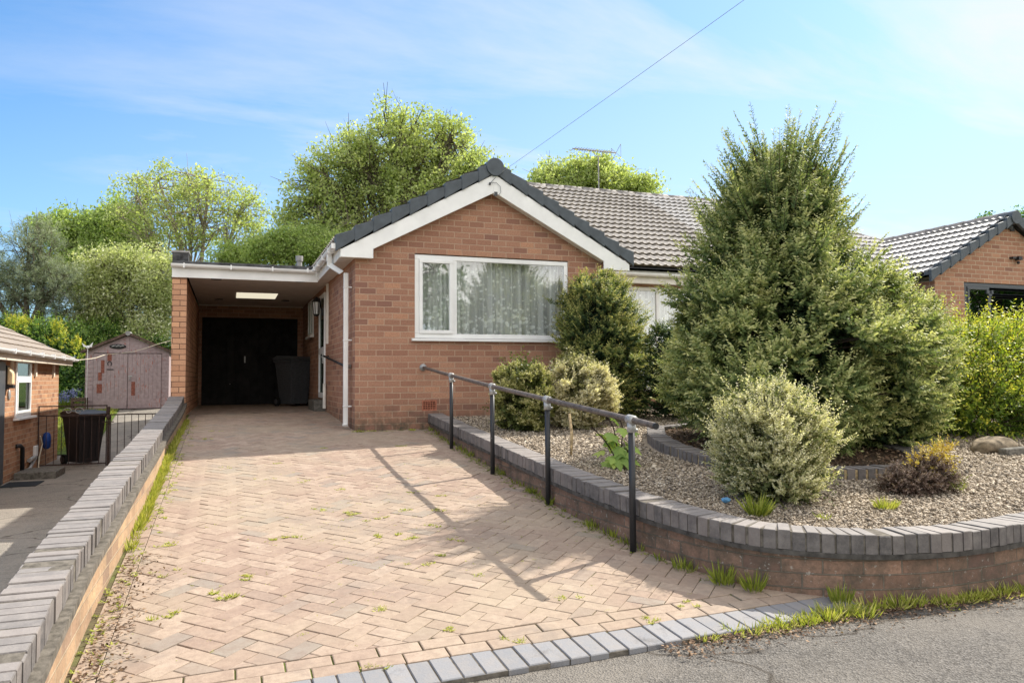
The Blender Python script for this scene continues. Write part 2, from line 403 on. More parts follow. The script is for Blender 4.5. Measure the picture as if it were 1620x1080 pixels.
def m_net():
    t = NT('net_curtain'); v = t.obj(); s = t.n('ShaderNodeSeparateXYZ'); t.l(v, s.inputs[0])
    c2 = t.n('ShaderNodeCombineXYZ'); t.l(s.outputs[0], c2.inputs[0]); t.l(s.outputs[2], c2.inputs[1])
    cx1 = t.n('ShaderNodeCombineXYZ'); t.l(s.outputs[0], cx1.inputs[0])
    vo = t.n('ShaderNodeTexVoronoi'); vo.inputs['Scale'].default_value = 15; vo.inputs['Randomness'].default_value = .75; t.l(c2.outputs[0], vo.inputs['Vector'])
    wob = t.math('MULTIPLY', t.math('SUBTRACT', t.noise(c2.outputs[0], 60, 2), .5), .28)
    d = t.math('ADD', vo.outputs['Distance'], wob)
    z = s.outputs[2]
    size = t.n('ShaderNodeMapRange'); t.l(z, size.inputs[0]); size.inputs[1].default_value = 1.3; size.inputs[2].default_value = 1.95; size.inputs[3].default_value = .50; size.inputs[4].default_value = .29
    fl = t.math('LESS_THAN', d, size.outputs[0])
    wv = t.math('MULTIPLY', t.math('GREATER_THAN', t.noise(c2.outputs[0], 130, 1), .42), .12)
    st = t.math('MULTIPLY', t.math('MAXIMUM', t.math('SINE', t.math('ADD', t.math('MULTIPLY', s.outputs[0], 61), t.math('MULTIPLY', t.noise(cx1.outputs[0], 3.5, 2), 26))), 0), .22)
    a = t.math('MINIMUM', t.math('ADD', t.math('ADD', t.math('ADD', t.math('MULTIPLY', fl, .5), .5), wv), st), 1.0)
    df = t.n('ShaderNodeBsdfDiffuse'); df.inputs[0].default_value = (.93, .94, .92, 1)
    tl = t.n('ShaderNodeBsdfTranslucent'); tl.inputs[0].default_value = (.6, .6, .58, 1)
    mx = t.n('ShaderNodeMixShader'); mx.inputs[0].default_value = .12; t.l(df.outputs[0], mx.inputs[1]); t.l(tl.outputs[0], mx.inputs[2])
    tr = t.n('ShaderNodeBsdfTransparent'); x = t.n('ShaderNodeMixShader'); t.l(a, x.inputs[0]); t.l(tr.outputs[0], x.inputs[1]); t.l(mx.outputs[0], x.inputs[2])
    return t.done(x.outputs[0])
M['net'] = m_net()
def m_skylight():
    t = NT('carport_light_panel'); e = t.n('ShaderNodeEmission'); e.inputs[0].default_value = (1, .9, .68, 1); e.inputs[1].default_value = .48
    return t.done(e.outputs[0])
M['panel'] = m_skylight()

g3 = lambda *a: [(p, c) for p, c in a]
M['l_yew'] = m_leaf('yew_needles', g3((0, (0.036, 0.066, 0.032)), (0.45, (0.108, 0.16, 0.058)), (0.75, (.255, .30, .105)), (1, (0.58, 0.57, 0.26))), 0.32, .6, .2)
M['l_yew2'] = m_leaf('yew_bush_needles', g3((0, (0.026, 0.052, 0.028)), (0.5, (0.085, 0.13, 0.05)), (0.8, (0.23, 0.27, 0.08)), (1, (0.52, 0.48, 0.17))), 0.3, .6, .2)
M['l_box'] = m_leaf('variegated_leaves', g3((0, (0.1, 0.12, 0.045)), (0.4, (0.25, 0.265, 0.11)), (0.7, (0.49, 0.475, 0.27)), (1, (0.76, 0.71, 0.48))), 0.35, .6, .2)
M['l_ball'] = m_leaf('cream_variegated_leaves', g3((0, (0.16, 0.16, 0.07)), (0.35, (0.38, 0.36, 0.19)), (0.7, (0.62, 0.56, 0.36)), (1, (0.8, 0.74, 0.54))), 0.35, .6, .2)
M['l_boxg'] = m_leaf('olive_box_leaves', g3((0, (0.08, 0.1, 0.03)), (0.5, (0.22, 0.24, 0.075)), (0.85, (0.4, 0.39, 0.15)), (1, (0.56, 0.52, 0.27))), 0.35, .6, .2)
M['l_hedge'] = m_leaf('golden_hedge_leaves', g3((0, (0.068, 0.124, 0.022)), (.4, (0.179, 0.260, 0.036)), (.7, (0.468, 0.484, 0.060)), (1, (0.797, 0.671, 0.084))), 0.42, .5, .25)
M['l_oak'] = m_leaf('spring_oak_leaves', g3((0, (0.24, 0.3, 0.1)), (0.5, (0.42, 0.48, 0.19)), (1, (0.64, 0.66, 0.34))), 0.5, .6, .2)
M['l_green'] = m_leaf('fresh_green_leaves', g3((0, (0.19, 0.27, 0.085)), (0.5, (0.35, 0.44, 0.155)), (1, (0.56, 0.62, 0.27))), 0.5, .6, .2)
M['l_pine'] = m_leaf('grey_pine_needles', g3((0, (0.13, 0.165, 0.11)), (0.5, (0.27, 0.31, 0.21)), (1, (0.46, 0.5, 0.36))), 0.3, .6, .2)
M['l_haw'] = m_leaf('hawthorn_leaves', g3((0, (0.2, 0.25, 0.1)), (0.5, (0.36, 0.41, 0.18)), (0.85, (0.54, 0.56, 0.31)), (1, (0.8, 0.79, 0.66))), 0.45, .6, .2)
M['l_laurel'] = m_leaf('laurel_leaves', g3((0, (0.032, 0.084, 0.024)), (.5, (0.096, 0.196, 0.040)), (1, (0.304, 0.420, 0.080))), 0.4, .35, .45)
M['l_syc'] = m_leaf('sycamore_leaves', g3((0, (0.22, 0.33, 0.09)), (0.5, (0.36, 0.48, 0.13)), (1, (0.52, 0.58, 0.17))), 0.45, .6, .2)
M['l_dead'] = m_leaf('withered_foliage', g3((0, (.045, .03, .025)), (.5, (.13, .085, .065)), (1, (.26, .2, .17))), .15, .8, .1)
M['l_gold'] = m_leaf('orange_gold_foliage', g3((0, (.25, .17, .03)), (.5, (.48, .33, .06)), (1, (.62, .5, .12))), .3, .6, .2)
M['grass'] = m_leaf('weed_grass', g3((0, (.10, .14, .025)), (.5, (.27, .31, .045)), (.85, (.46, .45, .11)), (1, (.55, .48, .22))), .35, .6, .2)
M['bluebell'] = m_leaf('bluebell_petals', g3((0, (.16, .17, .42)), (1, (.36, .38, .68))), .3, .6, .2)
M['litter'] = m_leaf('dry_leaf_litter', g3((0, (.05, .03, .02)), (.5, (.16, .1, .065)), (1, (.38, .27, .18))), .1, .9, .1)

# ------------------------------------------------------------------ leaves in bulk
def rand_unit(n):
    v = RNG.normal(size=(n, 3)); return v/np.linalg.norm(v, axis=1)[:, None]
def quads_obj(name, c, a, b, rnd, mat, parent=None, bend=0.0):
    """diamond leaves: centre c, half-length vector a, half-width vector b"""
    n = len(c); L = np.array(root_loc(parent))
    nrm = np.cross(a, b); ln = np.linalg.norm(nrm, axis=1)[:, None]+1e-9; nrm = nrm/ln*np.linalg.norm(b, axis=1)[:, None]
    v = np.empty((n, 4, 3)); v[:, 0] = c-a; v[:, 1] = c+b-a*.15+nrm*bend; v[:, 2] = c+a; v[:, 3] = c-b-a*.15+nrm*bend
    v = (v.reshape(-1, 3)-L).astype(np.float32)
    me = bpy.data.meshes.new(name); me.vertices.add(n*4); me.vertices.foreach_set('co', v.ravel())
    me.loops.add(n*4); me.loops.foreach_set('vertex_index', np.arange(n*4, dtype=np.int32))
    me.polygons.add(n); me.polygons.foreach_set('loop_start', np.arange(0, n*4, 4, dtype=np.int32))
    try: me.polygons.foreach_set('loop_total', np.full(n, 4, dtype=np.int32))
    except Exception: pass
    at_ = me.attributes.new('rnd', 'FLOAT', 'FACE'); at_.data.foreach_set('value', np.clip(rnd, 0, 1).astype(np.float32))
    me.materials.append(mat); me.update(calc_edges=True)
    return link(bpy.data.objects.new(name, me), parent)
class Leaves:
    def __init__(self): self.c = []; self.a = []; self.b = []; self.r = []
    def add(self, c, a, b, r): self.c.append(c); self.a.append(a); self.b.append(b); self.r.append(r)
    def obj(self, name, mat, parent=None, bend=.5):
        return quads_obj(name, np.concatenate(self.c), np.concatenate(self.a), np.concatenate(self.b), np.concatenate(self.r), mat, parent, bend)
    def blob(self, ctr, rad, n, size, asp=.55, tone=(0, 1), squash=.75, up=.3):
        c = np.clip(RNG.normal(size=(n, 3)), -1.7, 1.7)*np.array([rad, rad, rad*squash])*.55+np.array(ctr)
        d = rand_unit(n)+np.array([0, 0, up]); d /= np.linalg.norm(d, axis=1)[:, None]
        e = np.cross(d, rand_unit(n)); e /= np.linalg.norm(e, axis=1)[:, None]+1e-9
        s = size*RNG.uniform(.6, 1.25, n)[:, None]*.5
        self.add(c, d*s, e*s*asp, RNG.uniform(tone[0], tone[1], n))
    def sprays(self, P, D, Ln, k, leaf, asp, curve=.25, tone0=.0, tone1=1., flat=True, spread=.9, jit=.25, twigs=None, tip=1.0, leafvar=.3):
        """n twigs from P along D (unit), length Ln, k leaves each side by side"""
        n = len(P); t = np.linspace(.08, 1, k)
        up = np.array([0, 0, 1.]); side = np.cross(D, up); side /= np.linalg.norm(side, axis=1)[:, None]+1e-6
        roll = RNG.uniform(-.9, .9, n)[:, None] if flat else RNG.uniform(-PI, PI, n)[:, None]
        nor = np.cross(side, D); s2 = side*np.cos(roll)+nor*np.sin(roll); n2 = np.cross(s2, D)
        T = t[None, :, None]
        pos = P[:, None, :]+D[:, None, :]*(Ln[:, None, None]*T)+up[None, None, :]*(curve*Ln[:, None, None]*T**2)
        sg = np.where(np.arange(k) % 2 == 0, 1., -1.)[None, :, None]
        if not flat:
            an = RNG.uniform(0, 2*PI, (n, k))[:, :, None]; lat = s2[:, None, :]*np.cos(an)+n2[:, None, :]*np.sin(an)
        else: lat = s2[:, None, :]*sg+n2[:, None, :]*RNG.normal(0, .25, (n, k, 1))
        dirv = lat*spread+D[:, None, :]*(1-.45*spread)+RNG.normal(0, jit, (n, k, 3)); dirv /= np.linalg.norm(dirv, axis=2)[:, :, None]
        sz = leaf*(1-.45*(T*tip)**2)*RNG.uniform(1-leafvar, 1+leafvar, (n, k, 1))*.5
        wv = np.cross(dirv, D[:, None, :]+RNG.normal(0, .5, (n, k, 3))); wv /= np.linalg.norm(wv, axis=2)[:, :, None]+1e-9
        c = pos+dirv*sz
        tn = tone0+(tone1-tone0)*T[:, :, 0]**1.6
        tn = np.broadcast_to(tn, (n, k)) if np.ndim(tn) == 2 and tn.shape[0] == 1 else tn
        tn = tn+RNG.normal(0, .09, (n, k))+RNG.normal(0, .09, (n, 1))
        self.add(c.reshape(-1, 3), (dirv*sz).reshape(-1, 3), (wv*sz*asp).reshape(-1, 3), tn.reshape(-1))
        if twigs is not None:
            for i in range(0, n, twigs[1]):
                p0 = P[i]; tt = (0, .5, 1)
                twigs[0].tube([tuple(P[i]+D[i]*Ln[i]*q+up*curve*Ln[i]*q*q) for q in tt], [twigs[2], twigs[2]*.7, twigs[2]*.3], 4, False)

def unit(v): return v/(np.linalg.norm(v, axis=-1, keepdims=True)+1e-9)

# ------------------------------------------------------------------ world, sun
SUN = Vector((.93, .36, .90)).normalized()
world = bpy.data.worlds.new('World'); sc.world = world; world.use_nodes = True
wt = world.node_tree; wt.nodes.clear()
def wn(t, **k):
    x = wt.nodes.new(t)
    for a, b in k.items(): setattr(x, a, b)
    return x
def wmath(op, a, b=None):
    x = wn('ShaderNodeMath', operation=op)
    for i, q in enumerate((a, b)):
        if q is None: continue
        if isinstance(q, (int, float)): x.inputs[i].default_value = q
        else: wt.links.new(q, x.inputs[i])
    return x.outputs[0]
sky = wn('ShaderNodeTexSky', sky_type='NISHITA'); sky.sun_disc = False
sky.sun_elevation = math.asin(SUN.z); sky.sun_rotation = math.atan2(SUN.x, SUN.y)
sky.air_density = 1.0; sky.dust_density = .6; sky.ozone_density = 2.5
tc = wn('ShaderNodeTexCoord'); sep = wn('ShaderNodeSeparateXYZ'); wt.links.new(tc.outputs['Generated'], sep.inputs[0])
# cloud layer: project the view direction on a high plane
zc = wmath('MAXIMUM', sep.outputs[2], .03)
cx = wmath('DIVIDE', sep.outputs[0], wmath('ADD', zc, .12)); cy = wmath('DIVIDE', sep.outputs[1], wmath('ADD', zc, .12))
cmb = wn('ShaderNodeCombineXYZ'); wt.links.new(cx, cmb.inputs[0]); wt.links.new(cy, cmb.inputs[1])
mp = wn('ShaderNodeMapping'); mp.inputs['Rotation'].default_value = (0, 0, R(25)); mp.inputs['Scale'].default_value = (.55, 1.7, 1); mp.inputs['Location'].default_value = (3.1, .7, 0)
wt.links.new(cmb.outputs[0], mp.inputs[0])
cn = wn('ShaderNodeTexNoise'); cn.inputs['Scale'].default_value = .9; cn.inputs['Detail'].default_value = 9; cn.inputs['Roughness'].default_value = .6; cn.inputs['Distortion'].default_value = .5
wt.links.new(mp.outputs[0], cn.inputs['Vector'])
cr = wn('ShaderNodeValToRGB'); cr.color_ramp.elements[0].position = .52; cr.color_ramp.elements[0].color = (0, 0, 0, 1); cr.color_ramp.elements[1].position = .86; cr.color_ramp.elements[1].color = (1, 1, 1, 1)
# thin veil grows towards the sun side and the horizon
sd = wn('ShaderNodeVectorMath', operation='DOT_PRODUCT'); wt.links.new(tc.outputs['Generated'], sd.inputs[0]); sd.inputs[1].default_value = Vector((.96, .28, -.1)).normalized()
veil = wn('ShaderNodeMapRange'); wt.links.new(sd.outputs['Value'], veil.inputs[0]); veil.inputs[1].default_value = .0; veil.inputs[2].default_value = 1.0; veil.inputs[3].default_value = 0; veil.inputs[4].default_value = .46
hz = wn('ShaderNodeMapRange'); wt.links.new(sep.outputs[2], hz.inputs[0]); hz.inputs[1].default_value = .42; hz.inputs[2].default_value = .08; hz.inputs[3].default_value = 0; hz.inputs[4].default_value = .30
wt.links.new(wmath('ADD', cn.outputs['Fac'], wmath('MULTIPLY', veil.outputs[0], .22)), cr.inputs[0])
sdn = wn('ShaderNodeMapRange'); wt.links.new(sd.outputs['Value'], sdn.inputs[0]); sdn.inputs[1].default_value = -.25; sdn.inputs[2].default_value = .55; sdn.inputs[3].default_value = .08; sdn.inputs[4].default_value = .85
cl = wmath('MINIMUM', wmath('ADD', wmath('MULTIPLY', cr.outputs[0], wmath('MAXIMUM', sdn.outputs[0], wmath('MULTIPLY', hz.outputs[0], 2.4))), wmath('ADD', veil.outputs[0], hz.outputs[0])), .96)
tint = wn('ShaderNodeMix', data_type='RGBA', blend_type='MULTIPLY'); tint.inputs[0].default_value = 1; tint.inputs[7].default_value = (.45, .86, 1.12, 1)
wt.links.new(sky.outputs[0], tint.inputs[6])
cm = wn('ShaderNodeMix', data_type='RGBA'); wt.links.new(cl, cm.inputs[0]); wt.links.new(tint.outputs[2], cm.inputs[6]); cm.inputs[7].default_value = (4.6, 4.75, 4.85, 1)
# bright broken cloud added overhead and behind the viewer, unseen, as warm fill light
bk = wn('ShaderNodeMapRange'); wt.links.new(sep.outputs[1], bk.inputs[0]); bk.inputs[1].default_value = -.05; bk.inputs[2].default_value = -.6; bk.inputs[3].default_value = 0; bk.inputs[4].default_value = .85
zn = wn('ShaderNodeMapRange'); wt.links.new(sep.outputs[2], zn.inputs[0]); zn.inputs[1].default_value = .55; zn.inputs[2].default_value = .85; zn.inputs[3].default_value = 0; zn.inputs[4].default_value = .7
cb = wn('ShaderNodeTexNoise'); cb.inputs['Scale'].default_value = 3.2; cb.inputs['Detail'].default_value = 7; wt.links.new(tc.outputs['Generated'], cb.inputs['Vector'])
cbr = wn('ShaderNodeValToRGB'); cbr.color_ramp.elements[0].position = .30; cbr.color_ramp.elements[1].position = .55; wt.links.new(cb.outputs['Fac'], cbr.inputs[0])
bkf = wmath('MULTIPLY', wmath('MAXIMUM', bk.outputs[0], zn.outputs[0]), cbr.outputs[0])
cm2 = wn('ShaderNodeMix', data_type='RGBA'); wt.links.new(bkf, cm2.inputs[0]); wt.links.new(cm.outputs[2], cm2.inputs[6]); cm2.inputs[7].default_value = (12.6, 11.7, 10.5, 1); cm = cm2
bg = wn('ShaderNodeBackground'); bg.inputs[1].default_value = .115; wt.links.new(cm.outputs[2], bg.inputs[0])
wo = wn('ShaderNodeOutputWorld'); wt.links.new(bg.outputs[0], wo.inputs[0])
sl = bpy.data.lights.new('sun', 'SUN'); sl.energy = 4.5; sl.angle = R(.55); sl.color = (1, .94, .84)
so = bpy.data.objects.new('sun', sl); COL.objects.link(so); so.rotation_euler = (-SUN).to_track_quat('-Z', 'Y').to_euler(); so.location = (20, 8, 25)
sc.view_settings.view_transform = 'Standard'; sc.view_settings.look = 'None'; sc.view_settings.gamma = 1; sc.view_settings.exposure = .84

# ------------------------------------------------------------------ ground, road, drives
def interp(x, pts):
    if x <= pts[0][0]: return pts[0][1]
    for (a, b), (c, d) in zip(pts, pts[1:]):
        if x <= c: return b+(d-b)*(x-a)/(c-a)
    return pts[-1][1]
def z_drive(x, y): return .075*y if y < 0 else (.045*y if y < 3.2 else .144)
def z_bed(x, y): return .165+.055*y
NPROF = [(-7.45, -.60), (-5, -.74), (-1, -.9), (2, -.95), (8.2, -.95), (10, -.8), (13.9, -.12), (40, .3)]
def sheet(name, xs, ys, zf, mat):
    mb = MB(); nx = len(xs)
    mb.v = [(x, y, zf(x, y)) for y in ys for x in xs]
    mb.f = [(j*nx+i, j*nx+i+1, (j+1)*nx+i+1, (j+1)*nx+i) for j in range(len(ys)-1) for i in range(nx-1)]
    return obj(name, mb, mat, None, True)
def z_land(x, y):
    if y < -7.3: return -.74
    if y < 8: return -1.2
    return interp(y, [(8, -1.2), (14, -.3), (30, .1), (90, 1.5), (1500, 3)])
axis = [-1500, -300, -80, -30, -12, -6, -2, 2, 6, 12, 30, 80, 300, 1500]
struct(sheet('ground', axis, [-1500, -200, -50, -20, -9, -7.3, -7.29, -3, 2, 8, 11, 14, 20, 30, 60, 150, 500, 1500], z_land, M['grassland']))
def z_road(x, y): return -.570+.008*math.sin(x*1.7+y)+.006*math.sin(y*2.9)+(-.06 if y > -7.29 else 0)-.004*max(0, -y-7.4)
struct(sheet('road', [-90, -30]+[-8+.5*i for i in range(49)]+[30, 90], [-16.5, -13, -11]+[-10.5+.25*i for i in range(12)]+[-7.55, -7.36, -7.24, -6.9], z_road, M['asphalt']))
struct(sheet('neighbour_drive', [-9, -7, -5.05, -4.2, -3.4, -2.45], [-7.45, -6, -5, -3, -1, .5, 2, 5, 8.2, 9, 10, 12, 13.9, 16.5], lambda x, y: interp(y, NPROF), M['tarmac']))
struct(sheet('carport_floor', [-2.3, -1.2, .02], [3.19, 5, 7.9], lambda x, y: .146, M['floor']))
BEDW = [(1.1, 1.1), (1.1, -1.7), (1.07, -3.3), (1.05, -4.7), (1.07, -5.5), (1.1, -6.0), (1.16, -6.3), (1.24, -6.55), (1.36, -6.78), (1.52, -6.92), (1.72, -7.04), (1.95, -7.13), (2.26, -7.18), (2.65, -7.17), (3.05, -7.12), (3.8, -7.05), (6, -6.97), (15, -6.9), (15, 1.1)]
mbed = MB(); mbed.add([(x, y, z_bed(x, y)-.018) for x, y in BEDW], [tuple(range(len(BEDW)))]); struct(obj('gravel_bed', mbed, M['gravelbase']))
# block paving -- every block in one surface
def clip_poly(P, planes):
    for (nx, ny, d) in planes:
        out = []
        for i in range(len(P)):
            a, b = P[i], P[(i+1) % len(P)]; da = nx*a[0]+ny*a[1]-d; db = nx*b[0]+ny*b[1]-d
            if da >= 0: out.append(a)
            if (da >= 0) != (db >= 0):
                t = da/(da-db); out.append((a[0]+(b[0]-a[0])*t, a[1]+(b[1]-a[1])*t))
        P = out
        if len(P) < 3: return None
    return P
def y_top(x): return -7.19+.045*(x+.8)
def paver(mb, P, j=.0024, ch=.0036, up=.0, rnd=None):
    cxp = sum(p[0] for p in P)/len(P); cyp = sum(p[1] for p in P)/len(P)
    ar = abs(sum(P[i][0]*P[(i+1) % len(P)][1]-P[(i+1) % len(P)][0]*P[i][1] for i in range(len(P))))/2
    if ar < .0006: return
    h = up+RNG.normal(0, .0013); tx, ty = RNG.normal(0, .006, 2)
    def inset(p, d):
        vx, vy = cxp-p[0], cyp-p[1]; l = math.hypot(vx, vy)+1e-6
        return (p[0]+vx/l*d*1.3, p[1]+vy/l*d*1.3)
    A = [inset(p, j) for p in P]; B = [inset(p, j+ch) for p in P]; n = len(P)
    z = lambda p: z_drive(*p)+h+tx*(p[0]-cxp)+ty*(p[1]-cyp)
    vs = [(p[0], p[1], z(p)-.02) for p in A]+[(p[0], p[1], z(p)-.0022) for p in A]+[(p[0], p[1], z(p)) for p in B]
    fs = [tuple(range(2*n, 3*n))]
    for i in range(n):
        k = (i+1) % n; fs += [(i, k, n+k, n+i), (n+i, n+k, 2*n+k, 2*n+i)]
    mb.add(vs, fs, RNG.random() if rnd is None else rnd)
pav = MB(); XL, XR = -2.13, 1.5
planes = [(1, 0, XL), (-1, 0, -XR), (0, -1, -3.19), (-.045, 1, -7.19+.036+.21)]
c45 = math.cos(PI/4)
for j in range(-130, 131):
    for m in range(-40, 41):
        for kind in (0, 1):
            if kind == 0: q = (j+4*m, j, j+4*m+2, j+1)
            else: q = (j+4*m+3, j, j+4*m+4, j+2)
            mx_, my_ = (q[0]+q[2])*.05, (q[1]+q[3])*.05
            wx, wy = c45*(mx_-my_)-.5, c45*(mx_+my_)-2.5
            if wx < XL-.2 or wx > XR+.2 or wy > 3.4 or wy < -7.4 or (wx > 0 and wy > 0): continue
            P = [(c45*(a*.1-b*.1)-.5, c45*(a*.1+b*.1)-2.5) for a, b in ((q[0], q[1]), (q[2], q[1]), (q[2], q[3]), (q[0], q[3]))]
            P = clip_poly(P, planes)
            if P: paver(pav, P)
y = -7.0
while y < 3.1:
    paver(pav, [(XL-.102, y), (XL-.002, y), (XL-.002, y+.2), (XL-.102, y+.2)]); y += .203
for row in (0, 1):
    x = -2.3+row*.1
    while x < 1.55:
        o0 = .003+.103*row
        paver(pav, [(x, y_top(x)+o0), (x+.2, y_top(x+.2)+o0), (x+.2, y_top(x+.2)+o0+.1), (x, y_top(x)+o0+.1)], rnd=.3+.7*RNG.random()); x += .203
drive = struct(obj('driveway', pav, M['block']))
sb = MB(); ys = [-7.2, -6, -4, -2, 0, 3.2]
for a, b in zip(ys, ys[1:]):
    xr = 1.5 if b <= 0 else .0
    sb.add([(-2.32, a, z_drive(0, a)-.009), (xr, a, z_drive(0, a)-.009), (xr, b, z_drive(0, b)-.006), (-2.32, b, z_drive(0, b)-.006)], [(0, 1, 2, 3)])
obj('sand_joints', sb, M['sand'], drive)
kb = MB(); x = -2.2
while x < 1.6:
    y0 = y_top(x+.05)-.002; d = RNG.normal(0, .004)
    kb.chbox((x, y0-.212+d, z_drive(0, y0-.212)-.062), (.094, .004, 0), (-.004, .21, .0157), (0, 0, .062+RNG.normal(0, .002)), .004, .25+.6*RNG.random()); x += .1015
kr = struct(obj('kerb_row', kb, M['kerb']))
km = MB(); km.prism([(-2.2, y_top(-2.2)-.211, z_drive(0, y_top(-2.2)-.211)-.006), (1.6, y_top(1.6)-.211, z_drive(0, y_top(1.6)-.211)-.006), (1.6, y_top(1.6)-.004, z_drive(0, y_top(1.6))-.006), (-2.2, y_top(-2.2)-.004, z_drive(0, y_top(-2.2))-.006)], (0, 0, -.08)); obj('mortar_bed', km, M['mortar'], kr)

# ------------------------------------------------------------------ low walls with blue coping
def smooth_path(pts, step=.06):
    P = [Vector(p) for p in pts]; out = []
    for i in range(len(P)-1):
        a, b, c, d = P[max(i-1, 0)], P[i], P[i+1], P[min(i+2, len(P)-1)]
        n = max(2, int((c-b).length/step))
        for k in range(n):
            t = k/n
            out.append(.5*((2*b)+(c-a)*t+(2*a-5*b+4*c-d)*t*t+(3*b-a-3*c+d)*t**3))
    out.append(P[-1]); return out
def coping(mb, path, width, side, pitch=.0715, h=.108, thick=.0665):
    """bricks on edge; path = visible outer top edge, side = +1 if the wall lies to the left of the path"""
    acc = 0; nxt = .03
    for a, b in zip(path, path[1:]):
        L = (b-a).length
        while acc+L > nxt:
            t = (nxt-acc)/L; p = a.lerp(b, t); d = (b-a).normalized(); dh = Vector((d.x, d.y, 0)).normalized()
            nrm = Vector((-dh.y, dh.x, 0))*side
            jz, jy, ja = RNG.normal(0, .0026), RNG.normal(0, .0026), RNG.normal(0, .012)
            tv = (d+nrm*ja).normalized()*thick; nv = (nrm-dh*ja).normalized()*width
            o = p-tv*.5-nrm*jy+Vector((0, 0, -h+jz))
            if side > 0: mb.chbox(o, tv, nv, (0, 0, h), .004, RNG.random())
            else: mb.chbox(o+tv, -tv, nv, (0, 0, h), .004, RNG.random())
            q = (path[min(len(path)-1, path.index(b)+3)]-b).normalized(); turn = max(0, d.cross(q).z*side)
            nxt += pitch*(1+min(.24, turn*1.1))
        acc += L
def ribbon(mb, path, off0, off1, zt, zb, side, uv=True):
    """wall body under the path: from off0 to off1 behind the outer edge, z from zt (relative to path) down to zb(p)"""
    n = len(path); u = 0; rows = []
    for i, p in enumerate(path):
        d = path[min(i+1, n-1)]-path[max(i-1, 0)]; dh = Vector((d.x, d.y, 0)).normalized(); nr = Vector((-dh.y, dh.x, 0))*side
        if i: u += (p-path[i-1]).length
        a, b = p+nr*off0, p+nr*off1; z1 = p.z+zt; z0 = zb(p)
        rows.append([(a.x, a.y, z0, u), (a.x, a.y, z1, u), (b.x, b.y, z1, u), (b.x, b.y, z0, u)])
    base = len(mb.v)
    for r in rows:
        for (x, y, z, u_) in r: mb.uv[len(mb.v)] = (u_, z-.055*0); mb.v.append((x, y, z))
    for i in range(n-1):
        for k in range(3):
            q = (base+i*4+k, base+(i+1)*4+k, base+(i+1)*4+k+1, base+i*4+k+1)
            mb.f.append(q if side < 0 else q[::-1])
    mb.f.append((base, base+1, base+2, base+3)); e = base+(n-1)*4; mb.f.append((e+3, e+2, e+1, e))
# curved front garden wall, from the house round to the road
cpz = lambda y: .216+.055*y
RW = [(1.03, -.01), (.965, -1.7), (.93, -3.3), (.905, -4.7), (.925, -5.5), (.965, -6.02), (1.03, -6.34), (1.115, -6.64), (1.25, -6.88), (1.44, -7.05), (1.66, -7.18), (1.92, -7.27), (2.24, -7.325), (2.65, -7.32), (3.05, -7.27), (3.8, -7.2), (6, -7.12), (12, -7.05)]
rw = smooth_path([(x, y, cpz(y)) for x, y in RW])
t = thing('garden_wall', (1, -3, 0), 'low red brick garden wall with blue brick coping curving round the gravel bed', 'garden wall')
mb = MB(); ribbon(mb, rw, .028, .2, -.135, lambda p: min(z_drive(0, max(p.y, -7.3)), -.0)-.12, 1); obj('brickwork', mb, M['brick_wall'], t)
mb = MB(); ribbon(mb, rw, -.004, .21, -.108, lambda p: p.z-.136, 1); obj('creasing_tiles', mb, M['creasing'], t)
mb = MB(); ribbon(mb, rw, .006, .209, -.005, lambda p: p.z-.107, 1); obj('mortar_bed', mb, M['mortar'], t)
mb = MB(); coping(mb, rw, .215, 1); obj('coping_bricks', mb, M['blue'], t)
# left boundary wall
LZ = [(2.56, .458), (1, .345), (-1.1, .195), (-2.6, .125), (-4.1, .065), (-5.3, -.045), (-6.2, -.105), (-7.0, -.18), (-7.7, -.26)]
lw = smooth_path([(-2.285+.012*math.sin(y*1.3), y, z) for y, z in LZ])
t = thing('boundary_wall', (-2.4, -2, 0), 'long sloping boundary wall with purple blue coping beside the left driveway edge', 'boundary wall')
mb = MB(); ribbon(mb, lw, -.035, .2, -.145, lambda p: interp(p.y, NPROF)-.1, -1); obj('brickwork', mb, M['brick_left'], t)
mb = MB(); ribbon(mb, lw, -.045, .212, -.108, lambda p: p.z-.148, -1); obj('mortar_ledge', mb, M['mortar'], t)
mb = MB(); ribbon(mb, lw, .005, .211, -.004, lambda p: p.z-.107, -1); obj('mortar_bed', mb, M['mortar'], t)
mb = MB(); coping(mb, lw, .218, -1); obj('coping_bricks', mb, M['blue'], t)

